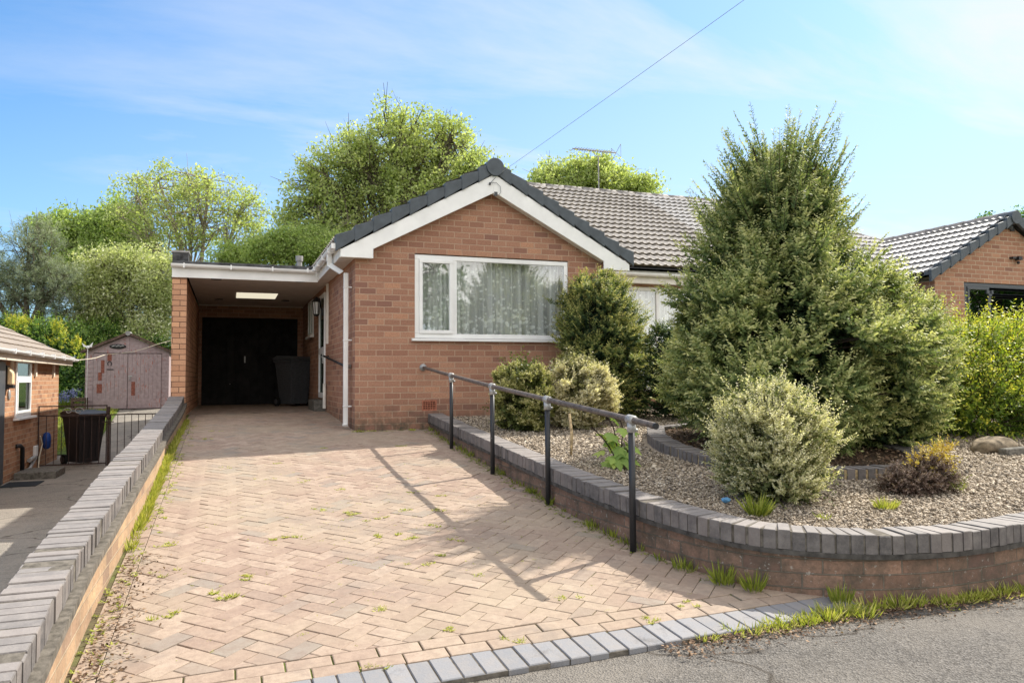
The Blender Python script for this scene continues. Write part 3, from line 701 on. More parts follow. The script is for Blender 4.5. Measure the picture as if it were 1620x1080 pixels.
# ------------------------------------------------------------------ houses
TP = .553                       # roof pitch (rise per metre)
class MirMB(MB):
    pass
def mirror(mb, cx=7.42):
    mb.v = [(2*cx-x, y, z) for x, y, z in mb.v]; mb.f = [tuple(reversed(f)) for f in mb.f]
    return mb
def tile_slope(O, U, S, N, W, L, cuts=(), gauge=.30, per=.15, amp=.027, lift=.046, res=6):
    """interlocking tiles as real geometry; O eave corner, U along the eave, S up the slope, N outward"""
    O, U, S, N = Vector(O), Vector(U).normalized(), Vector(S).normalized(), Vector(N).normalized()
    bm = bmesh.new(); rows = int(math.ceil(L/gauge)); nu = max(2, int(W/per*res))
    flip = U.cross(S).dot(N) < 0
    for r in range(rows):
        v0 = r*gauge; v1 = min(L, v0+gauge+.03); jit = random.uniform(0, .004)
        top, mid, lip, bot = [], [], [], []
        for i in range(nu+1):
            u = W*i/nu; w = amp*(0.5+0.5*math.cos(2*PI*u/per))**1.6
            base = O+U*u
            top.append(bm.verts.new(base+S*v1+N*(w+.002)))
            mid.append(bm.verts.new(base+S*v0+N*(w+lift+jit)))
            lip.append(bm.verts.new(base+S*(v0+.002)+N*(w+lift+jit-.014)))
            bot.append(bm.verts.new(base+S*(v0+.07)+N*(w*.3-.012)))
        for i in range(nu):
            q = [(mid[i], mid[i+1], top[i+1], top[i]), (lip[i], lip[i+1], mid[i+1], mid[i]), (bot[i], bot[i+1], lip[i+1], lip[i])]
            for f in q: bm.faces.new(f if not flip else f[::-1])
    for co, no in cuts:
        bmesh.ops.bisect_plane(bm, geom=bm.verts[:]+bm.edges[:]+bm.faces[:], plane_co=co, plane_no=no, clear_inner=True)
    mb = MB(); bm.verts.index_update(); mb.v = [tuple(v.co) for v in bm.verts]; mb.f = [tuple(v.index for v in f.verts) for f in bm.faces]; bm.free()
    return mb
def merge(*ms):
    o = MB()
    for m in ms:
        b = len(o.v); o.v += m.v; o.f += [tuple(b+i for i in f) for f in m.f]
    return o
def window(parent, name, x0, x1, z0, z1, y, mull, mat, glass, rev=1, fw=.065, dep=.07, sashes=(), transom=None, curtain=None, sill=None, mir=False):
    """frame in plane y (front face), looking to -y; mull = mullion x positions"""
    mm = (lambda m: mirror(m)) if mir else (lambda m: m)
    f = MB(); xs = [x0]+list(mull)+[x1]
    f.box(x0, x1, y, y+dep, z0, z0+fw); f.box(x0, x1, y, y+dep, z1-fw, z1)
    f.box(x0, x0+fw, y, y+dep, z0+fw, z1-fw); f.box(x1-fw, x1, y, y+dep, z0+fw, z1-fw)
    for m in mull: f.box(m-fw*.5, m+fw*.5, y, y+dep, z0+fw, z1-fw)
    fr = obj(name, mm(f), mat, parent, bevel=.006)
    cells = []
    for a, b in zip(xs, xs[1:]):
        l = a+(fw if a == x0 else fw*.5); r_ = b-(fw if b == x1 else fw*.5); cells.append((l, r_, z0+fw, z1-fw))
    gl = MB()
    for i, (l, r_, b, t_) in enumerate(cells):
        segs = [(b, t_, i in sashes)]
        if transom and i in transom: tz = transom[i]; segs = [(b, tz-.02, False), (tz+.02, t_, True)]
        if transom and i in transom:
            tb = MB(); tb.box(l, r_, y-.003, y+dep-.006, tz-.02, tz+.02); obj('transom', mm(tb), mat, fr, bevel=.004)
        for (b_, t2, sash) in segs:
            if sash:
                s = MB(); w = .05; yy = y-.022
                s.box(l, r_, yy, y+.03, b_, b_+w); s.box(l, r_, yy, y+.03, t2-w, t2); s.box(l, l+w, yy, y+.03, b_+w, t2-w); s.box(r_-w, r_, yy, y+.03, b_+w, t2-w)
                obj('sash', mm(s), mat, fr, bevel=.006); gl.box(l+w-.004, r_-w+.004, y+.004, y+.010, b_+w-.004, t2-w+.004)
            else: gl.box(l-.003, r_+.003, y+.022, y+.030, b_-.003, t2+.003)
    obj('pane', mm(gl), glass, fr)
    if sill:
        s = MB(); s.prism([(x0-.05, y-.075, z0-.045), (x0-.05, y-.075, z0-.012), (x0-.05, y+.03, z0-.001), (x0-.05, y+.03, z0-.045)], (x1-x0+.1, 0, 0))
        obj('sill', mm(s), mat, fr, bevel=.004)
    return fr
def gutter_run(mb, a, b, r=.056):
    """half-round gutter from a to b (both at the rim height)"""
    a, b = Vector(a), Vector(b); d = (b-a).normalized(); s = Vector((-d.y, d.x, 0)); n = 10; base = len(mb.v)
    for p in (a, b):
        for rr in (r, r-.006):
            for k in range(n+1):
                th = PI+PI*k/n; q = p+s*math.cos(th)*rr+Vector((0, 0, math.sin(th)*rr)); mb.v.append(tuple(q))
    m = n+1
    for k in range(n):
        mb.f.append((base+k, base+k+1, base+2*m+k+1, base+2*m+k)); mb.f.append((base+m+k+1, base+m+k, base+3*m+k, base+3*m+k+1))
        mb.f.append((base+k+1, base+k, base+m+k, base+m+k+1)); mb.f.append((base+2*m+k, base+2*m+k+1, base+3*m+k+1, base+3*m+k))
    for e in (0, n): mb.f.append((base+e, base+2*m+e, base+3*m+e, base+m+e))
def bungalow(mir):
    mm = (lambda m: mirror(m)) if mir else (lambda m: m)
    P = lambda x: 14.84-x if mir else x
    if not mir:
        t = thing('brick_bungalow', (2, 0, 0), 'orange brick bungalow with white bargeboards and a lace curtained white window', 'bungalow')
        brick, tile, wf, glass, fasc = M['brick'], M['tile'], M['upvc'], M['glass'], M['upvc_dirty']
    else:
        t = thing('brick_bungalow', (12.84, 0, 0), 'brown brick bungalow with a dark grey window frame behind the golden hedge', 'bungalow')
        brick, tile, wf, glass, fasc = M['brick_right'], M['tile_right'], M['anth'], M['glass_dark'], M['anth']
    # walls: facade round the window, gable, sides, recessed front, rear
    w = MB(); th = .1; zb = -1.2
    w.box(0, .84, 0, th, zb, 2.5); w.box(3.24, 4.0, 0, th, zb, 2.5); w.box(.84, 3.24, 0, th, zb, 1.285)
    w.prism([(0, 0, 2.5), (4, 0, 2.5), (4, 0, 2.62), (2, 0, 3.72), (0, 0, 2.62)], (0, th, 0))
    w.box(0, th, th, 9.4, zb, 2.5); w.box(3.9, 4.0, th, 1.1, zb, 2.5)
    w.box(4.0, 4.72, 1.1, 1.2, zb, 2.42); w.box(4.72, 7.0, 1.1, 1.2, zb, .5); w.box(7.0, 7.42, 1.1, 1.2, zb, 2.42); w.box(4.72, 7.0, 1.1, 1.2, 2.3, 2.42)
    w.box(.1, 7.42, 9.3, 9.4, zb, 2.5)
    obj('wall', mm(w), brick, t)
    rm = MB(); rm.box(.12, 3.88, 2.6, 2.7, .3, 2.6); rm.box(.12, 3.88, .11, 2.6, .3, .32); rm.box(.12, 3.88, .11, 2.6, 2.58, 2.6); rm.box(.13, .15, .11, 2.6, .32, 2.58); rm.box(3.85, 3.88, .11, 2.6, .32, 2.58)
    rm.box(4.2, 7.3, 2.8, 2.9, .3, 2.4); obj('room', mm(rm), M['roomwall'], t)
    # roof
    sl = math.sqrt(1+TP*TP); s1, c1 = TP/sl, 1/sl
    rt = []
    E0, EY, BY = -.27, .78, 9.8
    rt.append(tile_slope((2.0, EY, 2.60), (1, 0, 0), (0, c1, s1), (0, -s1, c1), 5.42, 4.51*sl,
              [((5.05-EY, EY, 0), (1, 1, 0)), ((E0, EY, 0), (1, -1, 0))]))
    rt.append(tile_slope((4.27, -.12, 2.60), (0, 1, 0), (-c1, 0, s1), (s1, 0, c1), 3.3, 2.27*sl, [((5.05-EY, EY, 0), (-1, -1, 0))]))
    rt.append(tile_slope((E0, -.12, 2.60), (0, 1, 0), (c1, 0, s1), (-s1, 0, c1), 3.17, 2.27*sl))
    rt.append(tile_slope((E0, 3.05, 2.60), (0, 1, 0), (c1, 0, s1), (-s1, 0, c1), 6.75, 4.51*sl, [((E0, EY, 0), (-1, 1, 0)), ((E0, BY, 0), (-1, -1, 0))]))
    rt.append(tile_slope((E0, BY, 2.60), (1, 0, 0), (0, -c1, s1), (0, s1, c1), 7.69, 4.51*sl, [((E0, BY, 0), (1, 1, 0))], res=3))
    roof = obj('roof', mm(merge(*rt)), tile, t)
    u_ = MB()   # sarking below the tiles
    A = lambda x, y: 2.575+TP*min(x-E0, y-EY if x > 4.27 or x+.27 < y-EY else 99, 4.51)
    u_.add([(E0, -.1, 2.57), (2, -.1, 3.82), (2, 3.05, 3.82), (4.24, 5.29, 5.06), (E0, BY, 2.57)], [(0, 1, 2, 3, 4)])
    u_.add([(4.27, -.1, 2.57), (2, -.1, 3.82), (2, 3.05, 3.82), (4.27, EY, 2.57)], [(3, 2, 1, 0)])
    u_.add([(4.27, EY, 2.57), (2, 3.05, 3.82), (4.24, 5.29, 5.06), (7.42, 5.29, 5.06), (7.42, EY, 2.57)], [(4, 3, 2, 1, 0)])
    u_.add([(E0, BY, 2.57), (4.24, 5.29, 5.06), (7.42, 5.29, 5.06), (7.42, BY, 2.57)], [(0, 1, 2, 3)])
    obj('underlay', mm(u_), M['felt'], roof)
    rg = MB()
    def ridge(a, b):
        a, b = Vector(a), Vector(b); n = max(1, int((b-a).length/.45)); d = (b-a)/n
        for i in range(n): rg.tube([a+d*i+Vector((0, 0, .002*(i % 2))), a+d*(i+.985)], [.115, .108], 12)
    ridge((4.2, 5.29, 5.045), (7.42, 5.29, 5.045)); ridge((2, 3.1, 3.82), (4.2, 5.29, 5.04)); ridge((E0, BY, 2.6), (4.2, 5.29, 5.04))
    obj('ridge_tiles', mm(rg), M['ridge'], roof, True)
    wr = MB(); a = Vector((2, .0, 3.83))
    for i in range(7): wr.tube([a+Vector((0, .45*i, 0)), a+Vector((0, .45*i+.445, 0))], [.115, .108], 12)
    obj('ridge_tiles', mm(wr), M['verge'] if not mir else M['ridge'], roof, True)
    vl = MB()
    for dx in (-.055, .01): vl.obox((4.27+dx, EY+dx*.2, 2.615), (.05, .05, 0), (-2.26, 2.26, 1.25), (0, 0, .006))
    obj('valley_lining', mm(vl), M['upvc_dirty'] if mir else M['lead'], roof)
    # verge units up both rakes
    vg = MB(); y0 = -.175
    for side in (1, -1):
        for i in range(9):
            xa = -.29+2.29*i/9; xb = -.29+2.29*(i+1.0)/9+.02
            f = lambda x: 2.605+TP*(x+.29)*.985
            xa2, xb2 = (xa, xb) if side > 0 else (4-xa, 4-xb)
            low, hi = .056, -.004      # the lower end of each unit stands proud
            pts = [(xa2, f(xa)-.135-low*.5), (xb2, f(xb)-.125), (xb2, f(xb)+hi+.012), (xa2, f(xa)+low+.008)]
            if side < 0: pts = pts[::-1]
            q = [(x, y0-(.012 if k in ((0, 3) if side > 0 else (0, 3)) else 0), z) for k, (x, z) in enumerate(pts)]
            vg.prism(q, (0, .06, 0))
            vg.prism([(xa2, y0+.05, f(xa)+low+.006), (xb2, y0+.05, f(xb)+hi+.010), (xb2, y0+.05, f(xb)-.03), (xa2, y0+.05, f(xa)-.03)][::(1 if side < 0 else -1)], (0, .11, 0))
    vg.tube([(2, y0-.03, 3.80), (2, y0+.30, 3.80)], .135, 20)
    obj('verge_tiles', mm(vg), M['verge'], roof, bevel=.008)
    if not mir:
        for side in (1, -1):
            q = [(-.225, 2.372), (.222, 2.372), (.222, 2.502), (2.0, 3.43), (2.0, 3.70), (-.225, 2.475)]
            if side < 0: q = [(4-x, z) for x, z in q][::-1]
            b = MB(); b.prism([(x, -.155, z) for x, z in q], (0, .022, 0)); obj('bargeboard', b, wf, t, bevel=.004)
            b = MB(); q2 = [(.2, 2.50), (2.0, 3.44), (2.0, 3.47), (.2, 2.53)]
            if side < 0: q2 = [(4-x, z) for x, z in q2][::-1]
            b.prism([(x, -.133, z) for x, z in q2], (0, .133, 0)); b.box(*( (-.2, .22) if side > 0 else (3.78, 4.2)), -.133, 0, 2.38, 2.40); obj('soffit', b, M['upvc_dirty'], t)
        b = MB(); b.box(1.985, 2.03, -.160, -.15, 3.40, 3.69); obj('joint_cover', b, wf, t)
    else:
        b = MB(); b.box(-.2, 0, -.1, 9, 2.40, 2.44); obj('soffit', mm(b), M['anth'], t)
    # eaves: left flank and recessed front
    f = MB(); f.box(-.232, -.212, -.13, 2.53 if not mir else 9, 2.368, 2.56); f.box(4.05, 7.42, .90, .92, 2.335, 2.55); obj_split('fascia', mm(f), fasc, t)
    f = MB(); f.box(-.212, -.002, .002, 2.53 if not mir else 9, 2.395, 2.412); f.box(4.0, 7.42, .92, 1.1, 2.345, 2.362); obj_split('soffit', mm(f), fasc, t)
    g = MB(); gutter_run(g, (-.29, 2.46 if not mir else 9, 2.545), (-.29, -.13, 2.545)); gutter_run(g, (4.1, .84, 2.5), (7.42, .84, 2.5))
    obj_split('gutter', mm(g), wf if not mir else M['anth'], t)
    if not mir:
        g = MB()
        for y in (.25, .95, 1.6, 2.1): g.box(-.353, -.232, y, y+.03, 2.482, 2.552)
        obj_split('gutter_bracket', g, wf, t)
        g = MB(); g.box(-.345, -.235, -.145, -.12, 2.485, 2.555); obj('gutter_stop', g, wf, t)
    # windows
    if not mir:
        fr = window(t, 'window', .84, 3.24, 1.29, 2.485, .012, [1.435], wf, glass, sashes=(0,), sill=True)
        cu = MB(); nx = 240
        for i in range(nx+1):
            x = .86+2.36*i/nx; d = .175+.045*math.sin(x*38+2*math.sin(x*7))+.022*math.sin(x*91+1)
            cu.v += [(x, d, 1.32), (x, d*.6+.07, 2.47)]
        cu.f = [(2*i, 2*i+2, 2*i+3, 2*i+1) for i in range(nx)]
        obj('net_curtain', cu, M['net'], fr, True)
        fr = window(t, 'window', 4.72, 7.0, .5, 2.3, 1.11, [5.5, 6.3], wf, glass, sill=True)
        cu = MB()
        for i in range(nx+1):
            x = 4.74+2.24*i/nx; d = 1.26+.022*math.sin(x*33+2*math.sin(x*5)); cu.v += [(x, d, .55), (x, d, 2.28)]
        cu.f = [(2*i, 2*i+2, 2*i+3, 2*i+1) for i in range(nx)]
        obj('net_curtain', cu, M['net'], fr, True)
    else:
        window(t, 'window', .80, 3.24, 1.27, 2.485, .005, [2.56, 1.5], wf, glass, sashes=(0, 2), transom={1: 2.22, 0: 2.22}, mir=True, fw=.075)
        window(t, 'window', 4.72, 7.0, .5, 2.3, 1.11, [5.5, 6.3], wf, glass, sill=True, mir=True)
        b = MB(); b.box(.12, 3.88, .5, .52, .6, 2.5); obj('blind', mirror(b), M['obscure'], t)
    return t
house = bungalow(False)
right = bungalow(True)
# details of the left bungalow
hs = house
b = MB(); b.box(.945, 1.155, -.006, .02, .258, .272); b.box(.945, 1.155, -.006, .02, .392, .405); b.box(.945, .957, -.006, .02, .272, .392); b.box(1.143, 1.155, -.006, .02, .272, .392)
for i in range(8): b.box(.957+.0245*i+.010, .957+.0245*i+.0185, -.004, .02, .272, .392)
for i in range(5): b.box(.957, 1.143, -.003, .02, .272+.0255*i+.009, .272+.0255*i+.016)
av = obj('air_brick', b, M['terracotta'], hs)
b = MB(); b.box(.957, 1.143, -.001, .004, .272, .392); obj('vent_void', b, M['void'], av)
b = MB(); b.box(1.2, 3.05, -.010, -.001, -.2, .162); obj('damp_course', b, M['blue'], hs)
# square downpipe with swan neck
def sqpipe(mb, pts, s):
    mb.tube(pts, s*.72, 4)
b = MB(); b.box(-.325, -.255, .50, .57, 2.40, 2.50); b.obox((-.32, .505, 2.40), (.065, 0, 0), (0, .06, 0), (0, 0, -.07))
b.obox((-.32, .505, 2.335), (.06, 0, .045), (0, .06, 0), (.145, -.23, -.14))
b.box(-.118, -.053, .262, .322, .06, 2.215); b.obox((-.122, .255, .05), (.075, 0, 0), (0, .07, 0), (-.012, -.02, .03))
for z in (.32, 1.25, 2.0): b.box(-.124, -.001, .255, .33, z, z+.02)
obj('downpipe', b, M['upvc'], hs, bevel=.008)
# side door, side window, pipes, lantern, grab rail (flank wall x = 0)
def flank_box(mb, y0, y1, z0, z1, d0=-.03, d1=-.001): mb.box(d0, d1, y0, y1, z0, z1)
b = MB(); flank_box(b, 3.37, 3.44, .37, 2.28); flank_box(b, 4.20, 4.27, .37, 2.28); flank_box(b, 3.44, 4.20, 2.20, 2.28); flank_box(b, 3.44, 4.20, .37, .47); flank_box(b, 3.44, 4.20, 1.18, 1.3)
dr = obj('side_door', b, M['upvc'], hs, bevel=.004)
b = MB(); flank_box(b, 3.44, 4.20, .47, 1.18, -.012); flank_box(b, 3.44, 4.20, 1.3, 2.2, -.012); obj('pane', b, M['glass_dark'], dr)
b = MB(); flank_box(b, 3.47, 3.51, 1.0, 1.2, -.05); b.tube([(-.07, 3.49, 1.12), (-.07, 3.62, 1.12)], .012, 8); obj('handle', b, M['galv'], dr)
b = MB(); flank_box(b, 5.4, 5.46, 1.62, 2.36); flank_box(b, 6.3, 6.36, 1.62, 2.36); flank_box(b, 5.46, 6.3, 2.3, 2.36); flank_box(b, 5.46, 6.3, 1.62, 1.68); flank_box(b, 5.84, 5.89, 1.68, 2.3); flank_box(b, 5.34, 6.42, 1.57, 1.62, -.08)
dr = obj('side_window', b, M['upvc'], hs, bevel=.004)
b = MB(); flank_box(b, 5.46, 5.84, 1.68, 2.3, -.012); flank_box(b, 5.89, 6.3, 1.68, 2.3, -.012); obj('pane', b, M['glass_dark'], dr)
b = MB(); b.box(-.04, -.001, 2.98, 3.02, 1.33, 2.39); b.tube([(-.04, 3.18, .2), (-.04, 3.18, .64)], .03, 10); b.tube([(-.04, 3.18, .4), (-.04, 3.4, .4)], .014, 8); obj_split('waste_pipe', b, M['upvc_dirty'], hs)
b = MB(); b.box(-.2, -.001, 3.35, 4.4, .13, .34); obj('door_step', b, M['concrete'], hs)
t = MB(); t.box(-.05, -.001, 3.60, 3.68, 1.88, 2.0); t.tube([(-.05, 3.64, 1.98), (-.09, 3.64, 2.2), (-.14, 3.64, 2.18)], .012, 6); t.lathe((-.14, 3.64, 1.86), [(.01, 0), (.05, .02), (.055, .04)], 8); t.lathe((-.14, 3.64, 2.12), [(.085, 0), (.05, .05), (.012, .1)], 8)
for k in range(6): t.tube([(-.14+.05*math.cos(k*PI/3), 3.64+.05*math.sin(k*PI/3), 1.89), (-.14+.068*math.cos(k*PI/3), 3.64+.068*math.sin(k*PI/3), 2.125)], .006, 5)
lan = obj('wall_lantern', t, M['black'], hs)
t = MB(); t.lathe((-.14, 3.64, 1.895), [(.042, 0), (.06, .225)], 8); obj('lantern_glass', t, M['white'], lan)
t = MB(); t.tube([(-.075, 3.03, 1.12), (-.075, .36, .892)], .018, 10); t.tube([(-.075, 2.9, 1.108), (-.002, 2.9, 1.108)], .012, 8); gr = obj('grab_rail', t, M['black'], hs, True)
t = MB(); t.tube([(-.085, .36, .892), (-.001, .34, .888)], .028, 12); t.ball((-.05, .33, .888), .034); obj('rail_flange', t, M['galv'], gr, True)
t = MB(); t.tube([(1.93, -.17, 3.56), (1.96, -.19, 3.60), (2.0, -.19, 3.64)], .004, 5); t.tube([(1.94, -.175, 3.565), (2.02, -.18, 3.57), (2.08, -.175, 3.52), (2.09, -.17, 3.44), (2.06, -.165, 3.39)], .0035, 5); t.lathe((1.92, -.175, 3.54), [(.006, -.01), (.02, 0), (.008, .03)], 8); t.box(1.99, 2.04, -.165, -.15, 3.38, 3.44)
obj('cable_bracket', t, M['darkgrey'], hs)
# right bungalow: security lamp, alarm spot
t = MB(); t.box(13.0, 13.1, -.10, -.02, 2.98, 3.05); t.tube([(12.93, -.05, 3.02), (13.0, -.06, 3.02)], .012, 6); t.ball((13.03, -.06, 2.93), .03); t.box(12.86, 12.95, -.08, -.001, 3.0, 3.04); obj('security_lamp', t, M['black'], right)
t = MB(); t.ball((12.86, -.05, 3.63), .05); t.box(12.9, 12.99, -.04, -.001, 3.56, 3.62); obj('alarm_sensor', t, M['darkgrey'], right)

# ------------------------------------------------------------------ carport
cp = thing('carport', (-1.2, 5, 0), 'flat roofed brick carport with white gutter and black garage door', 'carport')
b = MB(); b.box(-2.485, -2.272, 2.57, 7.86, -1.1, 2.345); obj('pillar_wall', b, M['brick_pillar'], cp)
b = MB(); b.box(-2.485, -.0, 7.86, 7.96, -1.1, .14); b.box(-2.272, -2.2, 7.86, 7.96, .14, 2.42); b.box(-.12, -.002, 7.86, 7.96, .14, 2.42); b.box(-2.2, -.12, 7.86, 7.96, 2.13, 2.42); b.box(-2.485, -2.38, 7.96, 13, -1.1, 2.42); b.box(-2.38, -.002, 12.9, 13, -1.1, 2.42); obj('garage_wall', b, M['brick'], cp)
b = MB()
for i in range(12): b.box(-2.19+.1725*i, -2.19+.1725*i+.168, 7.88, 7.92, .15, 2.12)
for x in (-1.85, -1.43, -1.16, -.82, -.5): b.box(x-.03, x+.03, 7.85, 7.88, .16, 2.11)
b.box(-2.2, -.12, 7.921, 7.935, .146, 2.13); gd = obj('garage_door', b, M['blackwood'], cp, bevel=.005)
b = MB(); b.box(-1.3, -1.27, 7.82, 7.85, 1.1, 1.25); b.ball((-1.6, 7.84, .62), .012); obj_split('handle', b, M['galv'], gd)
b = MB(); b.box(-2.49, -.235, 2.555, 13.05, 2.50, 2.615); rf = obj('roof_slab', b, M['felt'], cp, bevel=.01)
b = MB(); b.box(-2.49, -2.255, 2.60, 2.95, 2.62, 2.755); obj('parapet_upstand', b, M['felt'], rf)
b = MB(); b.box(-2.505, -2.24, 2.585, 2.97, 2.756, 2.785); obj('parapet_cap', b, M['lead'], rf)
b = MB(); b.tube([(-.40, 4.2, 2.6), (-.40, 4.2, 2.97)], .05, 12); b.tube([(-.40, 4.2, 2.94), (-.40, 4.2, 3.04)], .068, 12); obj('vent_pipe', b, M['lead'], rf)
b = MB(); b.box(-2.485, -.236, 2.53, 2.55, 2.347, 2.51); b.box(-2.49, -2.47, 2.555, 7.8, 2.347, 2.499); obj('fascia', b, M['upvc'], cp)
g = MB(); gutter_run(g, (-2.5, 2.47, 2.553), (-.29, 2.47, 2.535))
obj('gutter', g, M['upvc'], cp)
g = MB()
for x in (-2.32, -1.62, -.98, -.42): g.box(x, x+.022, 2.405, 2.53, 2.487, 2.562)
obj_split('gutter_bracket', g, M['upvc'], cp)
b = MB(); b.box(-2.272, -.002, 2.552, 7.86, 2.412, 2.43); cl_ = obj('ceiling', b, M['ceiling'], cp)
b = MB(); b.box(-1.5, -.73, 5.1, 6.1, 2.404, 2.4115); obj('light_panel', b, M['panel'], cl_)
for x, y in ((-1.84, 3.09), (-.48, 2.98), (-1.84, 6.5), (-.5, 6.4)):
    b = MB(); b.tube([(x, y, 2.4115), (x, y, 2.400)], .085, 16); obj('downlight', b, M['darkgrey'], cl_)
b = MB(); b.box(-2.27, -.003, 7.83, 7.855, 2.39, 2.41); obj('ceiling_trim', b, M['upvc_dirty'], cp)

# ------------------------------------------------------------------ handrail beside the drive
hr = thing('handrail', (.9, -3, 0), 'worn metal handrail on four black posts running down beside the driveway', 'handrail')
PST = [(.885, -1.72), (.862, -3.3), (.888, -4.65), (.918, -6.02)]
RL = [(.957, -.03, .870)]+[(x, y, z_drive(x, y)+.878) for x, y in PST]+[(.932, -6.30, z_drive(0, -6.3)+.872)]
mb = MB(); mb.tube(smooth_path(RL, .3), .0215, 12); obj('rail', mb, M['rail'], hr, True)
for (x, y) in PST:
    zt = z_drive(x, y)+.878
    mb = MB(); mb.tube([(x, y, z_drive(x, y)-.04), (x, y, zt-.03)], .0225, 12); obj('post', mb, M['post'], hr, True)
    mb = MB(); mb.tube([(x, y, zt-.085), (x, y, zt-.02)], .030, 12); mb.tube([(x, y-.035, zt-.003), (x, y+.035, zt+.003)], .033, 12); mb.tube([(x+.025, y, zt-.07), (x+.045, y, zt-.07)], .01, 8); obj('clamp', mb, M['galv'], hr, True)
mb = MB(); mb.tube([(.957, -.001, .872), (.957, -.016, .872)], .05, 16); mb.tube([(.957, -.016, .872), (.957, -.05, .870)], .036, 14); obj('wall_flange', mb, M['galv'], hr, True)
mb = MB(); mb.tube([(.932, -6.3, RL[-1][2]), (.9325, -6.315, RL[-1][2]-.001)], .0215, 12); obj('end_cap', mb, M['black'], hr)

# ------------------------------------------------------------------ wheelie bins
def wheelie(loc, rz, label, mat):
    t = thing('wheelie_bin', (0, 0, 0), label, 'bin', 'wheelie bins')
    b = MB(); n = 4
    def ring(hx, hy, z, yo=0): return [(-hx, -hy+yo, z), (hx, -hy+yo, z), (hx, hy+yo, z), (-hx, hy+yo, z)]
    R_ = [ring(.20, .22, .05), ring(.215, .24, .3), ring(.262, .315, .93), ring(.285, .345, .935), ring(.285, .345, .985)]
    vs = [p for r in R_ for p in r]; fs = [(0, 3, 2, 1), (16, 17, 18, 19)]
    for k in range(4):
        for i in range(4): fs.append((4*k+i, 4*k+(i+1) % 4, 4*k+4+(i+1) % 4, 4*k+4+i))
    b.add(vs, fs)
    for x in (-.13, 0, .13): b.prism([(x-.022, -.235, .12), (x+.022, -.235, .12), (x+.026, -.312, .88), (x-.026, -.312, .88)], (0, -.008, 0))
    obj('body', b, mat, t, bevel=.02)
    b = MB(); b.prism([(-.3, -.37, .99), (-.3, -.37, 1.01), (-.3, -.25, 1.055), (-.3, .2, 1.075), (-.3, .35, 1.03), (-.3, .35, .99)], (.6, 0, 0)); b.box(-.12, .12, -.40, -.36, .985, 1.005); obj('lid', b, mat, t, bevel=.012)
    b = MB(); b.tube([(-.24, .40, 1.0), (.24, .40, 1.0)], .016, 8)
    for x in (-.22, 0, .22): b.box(x-.015, x+.015, .33, .40, .95, 1.015)
    obj('handle', b, mat, t)
    for s in (-1, 1):
        b = MB(); b.tube([(s*.225, .24, .10), (s*.275, .24, .10)], .10, 18); w = obj('wheel', b, M['rubber'], t)
        b = MB(); b.tube([(s*.27, .24, .10), (s*.279, .24, .10)], .06, 14); obj('hub', b, mat, w)
    t.location = loc; t.rotation_euler = (0, 0, rz)
    return t
wheelie((-.32, 6.35, .146), R(28), 'dark grey wheelie bin standing in the carport', M['darkgrey'])
wheelie((-4.35, 6.85, -.95), R(38), 'black wheelie bin standing behind the iron garden gates', M['bin2'])

# ------------------------------------------------------------------ neighbour's bungalow on the left
nb = thing('neighbour_bungalow', (-7, 4, -1), 'low brick bungalow with brown tiled roof at the left edge', 'bungalow')
X0 = -5.05
b = MB(); b.box(X0-.1, X0, -.6, 4.60, -1.25, 1.06); b.box(X0-.1, X0, 5.67, 8.16, -1.25, 1.06); b.box(X0-.1, X0, 4.60, 5.67, -1.25, .085); b.box(-11, X0-.1, 8.06, 8.16, -1.25, 1.06)
b.prism([(-11, 8.06, 1.06), (X0, 8.06, 1.06), (-8.02, 8.06, 2.5)], (0, .1, 0)); b.box(-11, -10.9, -.6, 8.06, -1.25, 1.06); b.box(-10.9, X0-.1, -.6, -.5, -1.25, 1.06)
obj('wall', b, M['brick_neigh'], nb)
b = MB(); b.box(-5.6, -5.55, 4.4, 5.8, -.2, 1.06); obj('room', b, M['obscure'], nb)
tp = .5; sl = math.sqrt(1+tp*tp)
rf = obj('roof', tile_slope((-4.80, -.8, 1.19), (0, 1, 0), (-1/sl, 0, tp/sl), (tp/sl, 0, 1/sl), 9.30, 3.22*sl, gauge=.32, per=.33, amp=.004, lift=.022, res=5), M['tile_neigh'], nb)
b = MB(); b.add([(-8.02, -.8, 2.82), (-8.02, 8.48, 2.82), (-11.3, 8.48, 1.2), (-11.3, -.8, 1.2)], [(0, 1, 2, 3)]); b.add([(-4.82, -.8, 1.15), (-4.82, 8.48, 1.15), (-8.02, 8.48, 2.78), (-8.02, -.8, 2.78)], [(0, 1, 2, 3)]); obj('rear_slope', b, M['tile_neigh'], rf)
b = MB(); b.box(-4.86, -4.84, -.7, 8.44, 1.045, 1.2); fsc = obj('fascia', b, M['cream'], nb)
b = MB(); b.box(-5.05, -4.861, -.7, 8.42, 1.047, 1.06); obj('soffit', b, M['cream'], nb)
b = MB(); gutter_run(b, (-4.785, 8.55, 1.185), (-4.785, -.7, 1.215))
obj('gutter', b, M['upvc'], nb)
b = MB()
for i in range(9): b.box(-4.852, -4.721, .3+.95*i, .325+.95*i, 1.125+.0035*(8-i), 1.222)
obj_split('gutter_bracket', b, M['upvc'], nb)
for y in (4.32, 5.98, 7.55):
    b = MB(); b.box(X0, X0+.035, y-.05, y+.05, .80, 1.05); obj('eaves_bracket', b, M['cream'], nb)
b = MB(); f = .06; xa, xb = X0-.02, X0+.02
for q in ((4.60, 5.67, .09, .15), (4.60, 5.67, 1.03, 1.06), (4.60, 4.66, .15, 1.03), (5.61, 5.67, .15, 1.03), (4.66, 5.61, .74, .80)): b.box(xa, xb, q[0], q[1], q[2], q[3])
nw = obj('window', b, M['upvc'], nb, bevel=.004)
b = MB()
